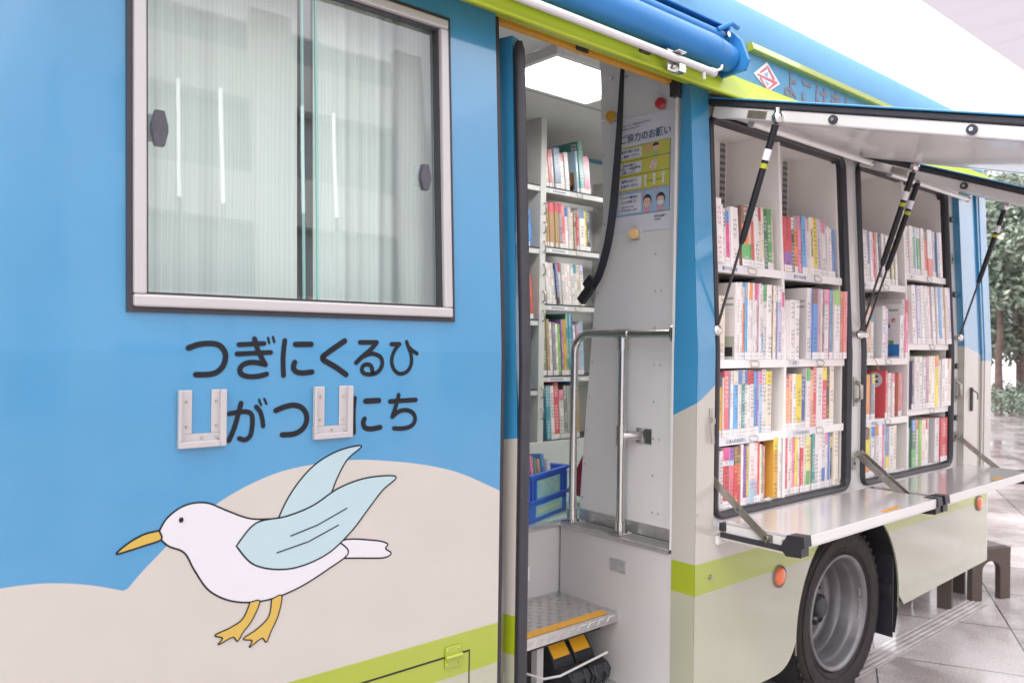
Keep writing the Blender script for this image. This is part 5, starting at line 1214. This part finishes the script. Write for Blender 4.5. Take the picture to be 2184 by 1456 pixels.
# ------------------------------------------------------------------ wheel chocks in the rack under the step
def chock():
    T = thing('wheel_chock', '', 'wheel chock', (0, 0, 0), 'wheel chocks in the rack under the step', True)
    w = .046; prof = [(.10, .0), (.10, .155), (.075, .17), (.02, .105), (.012, .085), (-.012, .098), (-.052, .088), (-.068, .070), (-.060, .035), (-.02, .0)]
    mb = MB(); mb.prism([(-w, y, z) for y, z in prof], (2 * w, 0, 0), 0)
    for s in (-1, 1): mb.obox((s * w * .55, -.055, .055), (.008, 0, 0), (0, .012, -.02), (0, .01, .02), 0)
    mb.build('chock_body', [plast], T, bevel=.004)
    a, b_ = V(0, .075, .17), V(0, .02, .105); d_ = (b_ - a).normalized(); nr = V(0, d_.z, -d_.y)
    if nr.y > 0: nr = -nr
    c = (a + b_) / 2 + nr * .0012; mb = MB(); mb.obox(tuple(c), (w * .84, 0, 0), tuple(d_ * .030), tuple(nr * .0006), 0); mb.build('reflector_label', [mat('chock_yellow', (.82, .40, .015), .4)], T)
    return T
c0 = chock(); c0.location = (2.035, .375, .2605); c0['label'] = 'black wheel chock with amber label next to the white side wall of the step well'
c1 = c0.copy(); C.objects.link(c1); c1.location = (1.935, .375, .2605); c1['label'] = 'black wheel chock with amber label beside the white rack post'
for ch in list(c0.children):
    q = ch.copy(); C.objects.link(q); q.parent = c1
RK = thing('chock_rack', 'white wire rack with post holding two wheel chocks under the step', 'rack', (1.9, .35, .26))
mb = MB(); mb.tube([(1.76, .46, .36), (1.80, .350, .352), (1.86, .334, .352), (2.09, .334, .374)], .0042, 10); mb.build('wire_bar', [mat('rack_white', (.62, .60, .58), .4)], RK)
mb = MB(); mb.box(1.835, 1.865, .42, .45, .2605, .445); mb.build('rack_post', [mat('rack_white', ''),], RK, bevel=.002)
mb = MB(); mb.box(1.6, 2.12, .395, .41, .432, .472); mb.build('rack_beam', [mat('beam_black', (.03, .03, .032), .5)], RK)

# red cloth flap of something behind the partition
mb = MB(); vs = [(2.45, .80, 1.00), (2.47, .93, .80), (2.52, .70, .76), (2.56, .66, 1.02), (2.53, .86, .80)]
mb.add(vs, [(0, 1, 2), (0, 2, 3), (1, 4, 2), (0, 3, 4), (0, 4, 1), (2, 4, 3)]); tag(mb.build('cleaning_cone', [mat('cone_red', (.42, .03, .06), .5)]), 'dark red folded panel standing on the cabin floor behind the partition', 'panel')

# ------------------------------------------------------------------ step stools behind the truck
stm = mat('stool_taupe', (.085, .062, .052), .5, mottle=.08, mscale=30)
def stool():
    T = thing('step_stool', '', 'stool', (0, 0, 0), 'step stools behind the truck', True)
    w, d_, h = .21, .14, .30
    mb = MB(); mb.box(-w, w, -d_, d_, h - .035, h, 0); mb.box(-w + .015, w - .015, -d_ + .015, d_ - .015, h + .0005, h + .004, 0); mb.build('stool_top', [stm], T, bevel=.006)
    for s in (-1, 1):
        n_ = 12; out = [(-d_, 0), (-d_ + .072, 0)] + [(-.066 * math.cos(math.pi * i / n_), .17 + .055 * math.sin(math.pi * i / n_)) for i in range(n_ + 1)] + [(d_ - .072, 0), (d_, 0), (d_, h - .0355), (-d_, h - .0355)]
        mb = MB(); x = s * (w - .02)
        mb.prism([(x - .018, y, z) for y, z in out], (.036, 0, 0), 0); mb.build('stool_leg', [stm], T, bevel=.004)
    mb = MB()
    for s in (-1, 1): mb.box(-w + .039, w - .039, s * (d_ - .012) - .008, s * (d_ - .012) + .008, h - .10, h - .0355)
    mb.build('stool_apron', [stm], T, bevel=.003)
    return T
def copy_thing(o, loc, rz, lab):
    c = o.copy(); C.objects.link(c); c.location = loc; c.rotation_euler = (0, 0, rz); c['label'] = lab
    for ch in o.children:
        q = ch.copy(); C.objects.link(q); q.parent = c
    return c
s0 = stool(); s0.location = (5.20, .30, 0); s0.rotation_euler = (0, 0, R(66)); s0['label'] = 'brown arched step stool standing clear of the rear bumper'
copy_thing(s0, (4.92, .36, 0), R(10), 'brown arched step stool half hidden behind the truck rear skirt')

# ------------------------------------------------------------------ plaza
gm_ = bpy.data.materials.new('wet_paving'); gm_.use_nodes = True; n = gm_.node_tree; b = n.nodes['Principled BSDF']
geo = n.nodes.new('ShaderNodeNewGeometry'); mp = n.nodes.new('ShaderNodeMapping'); mp.vector_type = 'TEXTURE'
mp.inputs['Rotation'].default_value = (0, 0, R(27)); mp.inputs['Location'].default_value = (3.78, .17, 0); mp.inputs['Scale'].default_value = (.67, .67, 1)
n.links.new(geo.outputs['Position'], mp.inputs[0]); sp = n.nodes.new('ShaderNodeSeparateXYZ'); n.links.new(mp.outputs[0], sp.inputs[0])
def mn(op, a, bv=None):
    q = n.nodes.new('ShaderNodeMath'); q.operation = op
    for i, v in enumerate((a, bv)):
        if v is None: continue
        if isinstance(v, (int, float)): q.inputs[i].default_value = v
        else: n.links.new(v, q.inputs[i])
    return q.outputs[0]
def joint(o): f = mn('FRACT', mn('ADD', o, 100)); return mn('MINIMUM', f, mn('SUBTRACT', 1, f))
jt = mn('LESS_THAN', mn('MINIMUM', joint(sp.outputs[0]), joint(sp.outputs[1])), .006)
wn = n.nodes.new('ShaderNodeTexWhiteNoise'); wn.noise_dimensions = '2D'; cmb = n.nodes.new('ShaderNodeCombineXYZ'); n.links.new(mn('FLOOR', sp.outputs[0]), cmb.inputs[0]); n.links.new(mn('FLOOR', sp.outputs[1]), cmb.inputs[1]); n.links.new(cmb.outputs[0], wn.inputs[0])
tx = n.nodes.new('ShaderNodeTexNoise'); tx.inputs['Scale'].default_value = 90; tx.inputs['Detail'].default_value = 4; n.links.new(geo.outputs['Position'], tx.inputs['Vector'])
rp = n.nodes.new('ShaderNodeValToRGB'); rp.color_ramp.elements[0].color = (.47, .41, .40, 1); rp.color_ramp.elements[1].color = (.72, .65, .64, 1); rp.color_ramp.elements[0].position = .3; rp.color_ramp.elements[1].position = .72; n.links.new(tx.outputs[0], rp.inputs[0])
mv = n.nodes.new('ShaderNodeMixRGB'); mv.blend_type = 'MULTIPLY'; mv.inputs[0].default_value = .3; n.links.new(rp.outputs[0], mv.inputs[1]); n.links.new(wn.outputs[0], mv.inputs[2])
pz = n.nodes.new('ShaderNodeTexNoise'); pz.inputs['Scale'].default_value = 1.5; pz.inputs['Detail'].default_value = 7; pz.inputs['Roughness'].default_value = .65; n.links.new(geo.outputs['Position'], pz.inputs['Vector'])
wet = n.nodes.new('ShaderNodeMapRange'); wet.inputs['From Min'].default_value = .42; wet.inputs['From Max'].default_value = .60; n.links.new(pz.outputs[0], wet.inputs[0])
dk_ = n.nodes.new('ShaderNodeMixRGB'); dk_.blend_type = 'MULTIPLY'; dk_.inputs[2].default_value = (.70, .68, .68, 1); n.links.new(wet.outputs[0], dk_.inputs[0]); n.links.new(mv.outputs[0], dk_.inputs[1])
jm = n.nodes.new('ShaderNodeMixRGB'); jm.inputs[2].default_value = (.05, .042, .04, 1); n.links.new(jt, jm.inputs[0]); n.links.new(dk_.outputs[0], jm.inputs[1]); n.links.new(jm.outputs[0], b.inputs['Base Color'])
rr = n.nodes.new('ShaderNodeMapRange'); rr.inputs['To Min'].default_value = .24; rr.inputs['To Max'].default_value = .05; n.links.new(wet.outputs[0], rr.inputs[0]); n.links.new(rr.outputs[0], b.inputs['Roughness'])
bp = n.nodes.new('ShaderNodeBump'); bp.inputs['Strength'].default_value = .25; bp.inputs['Distance'].default_value = .004; dry = mn('SUBTRACT', 1, wet.outputs[0]); hh = mn('MULTIPLY', tx.outputs[0], dry); n.links.new(mn('SUBTRACT', hh, jt), bp.inputs['Height']); n.links.new(bp.outputs[0], b.inputs['Normal'])
mb = MB(); mb.quad((-90, -90, 0), (140, -90, 0), (140, 140, 0), (-90, 140, 0)); o = mb.build('plaza', [gm_]); o['kind'] = 'structure'
# slotted drain in the paving beside the truck
mb = MB()
for k in range(4): mb.box(3.3, 5.0, .10 + k * .028, .112 + k * .028, .001, .006, 0)
mb.box(3.3, 5.0, .09, .20, -.002, .004, 1)
for k in range(4): mb.box(3.9, 6.2, -.62 + k * .028, -.608 + k * .028, .001, .006, 0)
mb.box(3.9, 6.2, -.63, -.52, -.002, .004, 1)
o = mb.build('drain_path', [mat('drain_stone', (.58, .54, .53), .08, mottle=.25, mscale=9), mat('drain_dark', (.40, .35, .335), .12, mottle=.25, mscale=9)]); o['kind'] = 'structure'
# pale street and lawn beyond the plaza
mb = MB(); mb.box(24, 60, 3, 40, .004, .02, 0); o = mb.build('street', [mat('street_pale', (.38, .36, .36), .35, mottle=.1, mscale=2)]); o['kind'] = 'structure'

# ------------------------------------------------------------------ trees and shrubs beyond the plaza
lf = []  # leaf colours lightened to stand for distant haze and glare
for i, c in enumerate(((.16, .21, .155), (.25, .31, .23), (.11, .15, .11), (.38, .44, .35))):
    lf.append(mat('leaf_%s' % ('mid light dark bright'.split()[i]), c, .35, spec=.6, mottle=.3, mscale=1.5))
bark = mat('bark_brown', (.16, .11, .095), .85, mottle=.35, mscale=8, bump=(25, .5, 4))
def leaf_cloud(mb, rg, cen, rad, num, size, flat=.8):
    for _ in range(num):
        d = V(rg.gauss(0, 1), rg.gauss(0, 1), rg.gauss(0, 1)).normalized() * rg.random() ** .45
        p = V(*cen) + V(d.x * rad, d.y * rad, d.z * rad * flat)
        nrm = (d + V(rg.uniform(-.8, .8), rg.uniform(-.8, .8), rg.uniform(.0, 1.2))).normalized(); a = nrm.orthogonal().normalized(); b_ = nrm.cross(a)
        an = rg.random() * 6.28; a, b_ = a * math.cos(an) + b_ * math.sin(an), b_ * math.cos(an) - a * math.sin(an)
        s_ = size * rg.uniform(.6, 1.3)
        mb.add([p - a * s_, p + b_ * s_ * .42 + nrm * s_ * .1, p + a * s_, p - b_ * s_ * .42 + nrm * s_ * .1], [(0, 1, 2, 3)], rg.choices((0, 1, 2, 3), (5, 4, 3, 2))[0])
def tree(loc, h, cr, seed_, lab, cl0=.28, leaf=.10, dens=1.25):
    rg = random.Random(seed_); T = thing('broadleaf_tree', lab, 'tree', loc, 'trees beyond the plaza', True)
    mb = MB(); path = []; x = y = 0
    for i in range(9):
        t = i / 8; path.append((x, y, h * .86 * t)); x += rg.uniform(-.10, .12) * h * .06; y += rg.uniform(-.1, .1) * h * .06
    mb.tube(smooth_path(path, 3), [h * .017 * (1 - .8 * i / 24) for i in range(25)], 10)
    clumps = []
    for i in range(13):
        t = rg.uniform(cl0, .97); k = min(7, int(t * 8)); b0 = V(*path[k]) ; an = i * 2.4 + rg.uniform(-.4, .4); L = cr * rg.uniform(.55, 1.0) * (1.15 - .6 * t)
        e = b0 + V(math.cos(an) * L, math.sin(an) * L, L * rg.uniform(.15, .6)); mdl = (b0 + e) / 2 + V(0, 0, -.06 * L)
        mb.tube([tuple(b0), tuple(mdl), tuple(e)], [h * .010 * (1.2 - t), h * .007 * (1.2 - t), h * .003], 6)
        clumps += [(e, cr * rg.uniform(.28, .42)), (mdl + V(rg.uniform(-.3, .3), rg.uniform(-.3, .3), .1) * cr * .5, cr * rg.uniform(.2, .34))]
    clumps.append((V(*path[-1]) + V(0, 0, h * .04), cr * .4))
    mb.build('trunk', [bark], T)
    mb = MB()
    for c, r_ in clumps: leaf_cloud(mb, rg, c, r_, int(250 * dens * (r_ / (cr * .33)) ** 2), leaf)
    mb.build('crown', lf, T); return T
tree((20.5, 5.0, 0), 5.6, 1.9, 3, 'small light green evergreen standing in front of the other trees behind the truck', .25, .085)
tree((23.0, 5.3, 0), 6.6, 2.4, 5, 'taller evergreen with thin brown trunk in the second row of trees', .35, .11)
tree((26.5, 6.2, 0), 7.4, 2.8, 8, 'spreading pale evergreen standing on the street side of the shrubs', .3, .13)
tree((28.0, 8.6, 0), 8.0, 3.0, 11, 'broad evergreen mostly hidden by the rear corner of the truck', .3, .13)
def shrub(loc, r_, h, seed_, lab, num=900, leaf=.05):
    rg = random.Random(seed_); T = thing('low_shrub', lab, 'shrub', loc, 'shrubs at the plaza edge', True)
    mb = MB()
    for i in range(7): a = i * .9; mb.tube([(0, 0, 0), (.3 * r_ * math.cos(a), .3 * r_ * math.sin(a), h * .5), (.7 * r_ * math.cos(a), .7 * r_ * math.sin(a), h * .8)], [.012, .009, .004], 5)
    mb.build('stem', [bark], T)
    mb = MB()
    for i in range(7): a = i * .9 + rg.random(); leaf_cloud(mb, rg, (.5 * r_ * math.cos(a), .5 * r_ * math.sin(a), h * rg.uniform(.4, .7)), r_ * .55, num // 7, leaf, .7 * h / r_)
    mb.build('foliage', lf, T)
for i, (x, y, r_, h, lab) in enumerate([(19.2, 4.35, .9, .55, 'low green shrub beside the rear corner of the truck at the plaza edge'), (20.4, 4.7, 1.0, .6, 'rounded shrub at the foot of the small evergreen'), (20.6, 4.35, .8, .5, 'smallest shrub on the open paving side of the plaza edge'), (22.0, 5.0, 1.1, .7, 'tallest shrub behind the row at the plaza edge')]): shrub((x, y, 0), r_, h, 20 + i, lab)

# ------------------------------------------------------------------ canopy over the plaza and the office building across it
CAN = thing('plaza_canopy', 'high pale membrane canopy over the plaza, its edge crossing the sky above the hatches', 'canopy', (14, -1, 6))
cw = bpy.data.materials.new('canopy_membrane'); cw.use_nodes = True; n = cw.node_tree; b = n.nodes['Principled BSDF']; b.inputs['Base Color'].default_value = (.45, .42, .45, 1); b.inputs['Roughness'].default_value = .7
tl_ = n.nodes.new('ShaderNodeBsdfTranslucent'); tl_.inputs[0].default_value = (.285, .265, .285, 1); ms_ = n.nodes.new('ShaderNodeMixShader'); ms_.inputs[0].default_value = .72
n.links.new(b.outputs[0], ms_.inputs[1]); n.links.new(tl_.outputs[0], ms_.inputs[2]); n.links.new(ms_.outputs[0], n.nodes['Material Output'].inputs[0])
post_m = mat('post_white', (.70, .69, .68), .4)
mb = MB()
for a, b_ in ((8.2, 14.0), (14.0, 20.0), (20.0, 26.0)):
    N = 8
    for i in range(N):
        x0, x1 = a + (b_ - a) * i / N, a + (b_ - a) * (i + 1) / N; f = lambda x: 6.0 + .5 * math.sin(math.pi * (x - a) / (b_ - a)) 
        mb.quad((x0, 2.92, 6.0), (x1, 2.92, 6.0), (x1, .5, f(x1)), (x0, .5, f(x0))); mb.quad((x0, .5, f(x0)), (x1, .5, f(x1)), (x1, -4, 6.0), (x0, -4, 6.0))
build_split(mb, 'canopy_membrane', [cw], CAN)
for x in (8.3, 17.0, 25.9):
    mb = MB(); mb.cyl((x, -4.0, 0), (x, -4.0, 5.99), .07, 16); mb.build('canopy_post', [post_m], CAN)
for k, (x, y) in enumerate(((1.66, -3.4), (1.94, -3.4), (2.48, -3.4), (2.74, -3.4))):
    T = thing('light_pole', 'slim pole with a lit white tube, mirrored upright in the side window', 'light pole', (x, y, 0), 'lit tube poles mirrored in the window')
    mb = MB(); mb.cyl((x, y, 2.66), (x, y, 3.40), .012, 12); mb.build('lamp_tube', [mat('lit_tube', (.9, .9, .9), .5, emit=((1, 1, 1), 1.3))], T)
    mb = MB(); mb.cyl((x, y, 0), (x, y, 2.659), .014, 10); mb.build('pole', [mat('pole_grey', (.40, .42, .42), .4)], T)
OFF = thing('office_building', 'pale office building with banded windows across the plaza, mirrored in the truck', 'building', (2, -18, 0))
ow = mat('office_wall', (.80, .78, .77), .6, mottle=.05, mscale=.6); og = mat('office_glass', (.46, .48, .50), .25, spec=.8)
BL_ = ((-24, .9), (3.5, 12.2), (15.6, 36))  # blocks parted so the sky gaps mirror as bright streaks on the side
mb = MB()
for a, b_ in BL_:
    mb.box(a, b_, -26, -16.2, 0, 10.6, 0)
    for k in range(3): mb.box(a, b_, -16.19, -15.7, 2.9 + 2.8 * k, 4.0 + 2.8 * k, 0)
    n_ = max(2, int((b_ - a) / 4))
    for k in range(n_ + 1): x = a + .5 + (b_ - a - 1) * k / n_; mb.box(x - .45, x + .45, -15.69, -15.45, 0, 10.6, 0)
mb.box(36.2, 40, -26, -1.5, 0, 9, 0)  # unseen wing, added to darken the mirror image in the rear panel
mb.build('wall', [ow], OFF)
mb = MB()
for a, b_ in BL_:
    for k in range(4): mb.quad((a, -16.15, 1.2 + 2.8 * k), (b_, -16.15, 1.2 + 2.8 * k), (b_, -16.15, min(10.5, 2.9 + 2.8 * k)), (a, -16.15, min(10.5, 2.9 + 2.8 * k)), 0)
mb.build('window_band', [og], OFF)
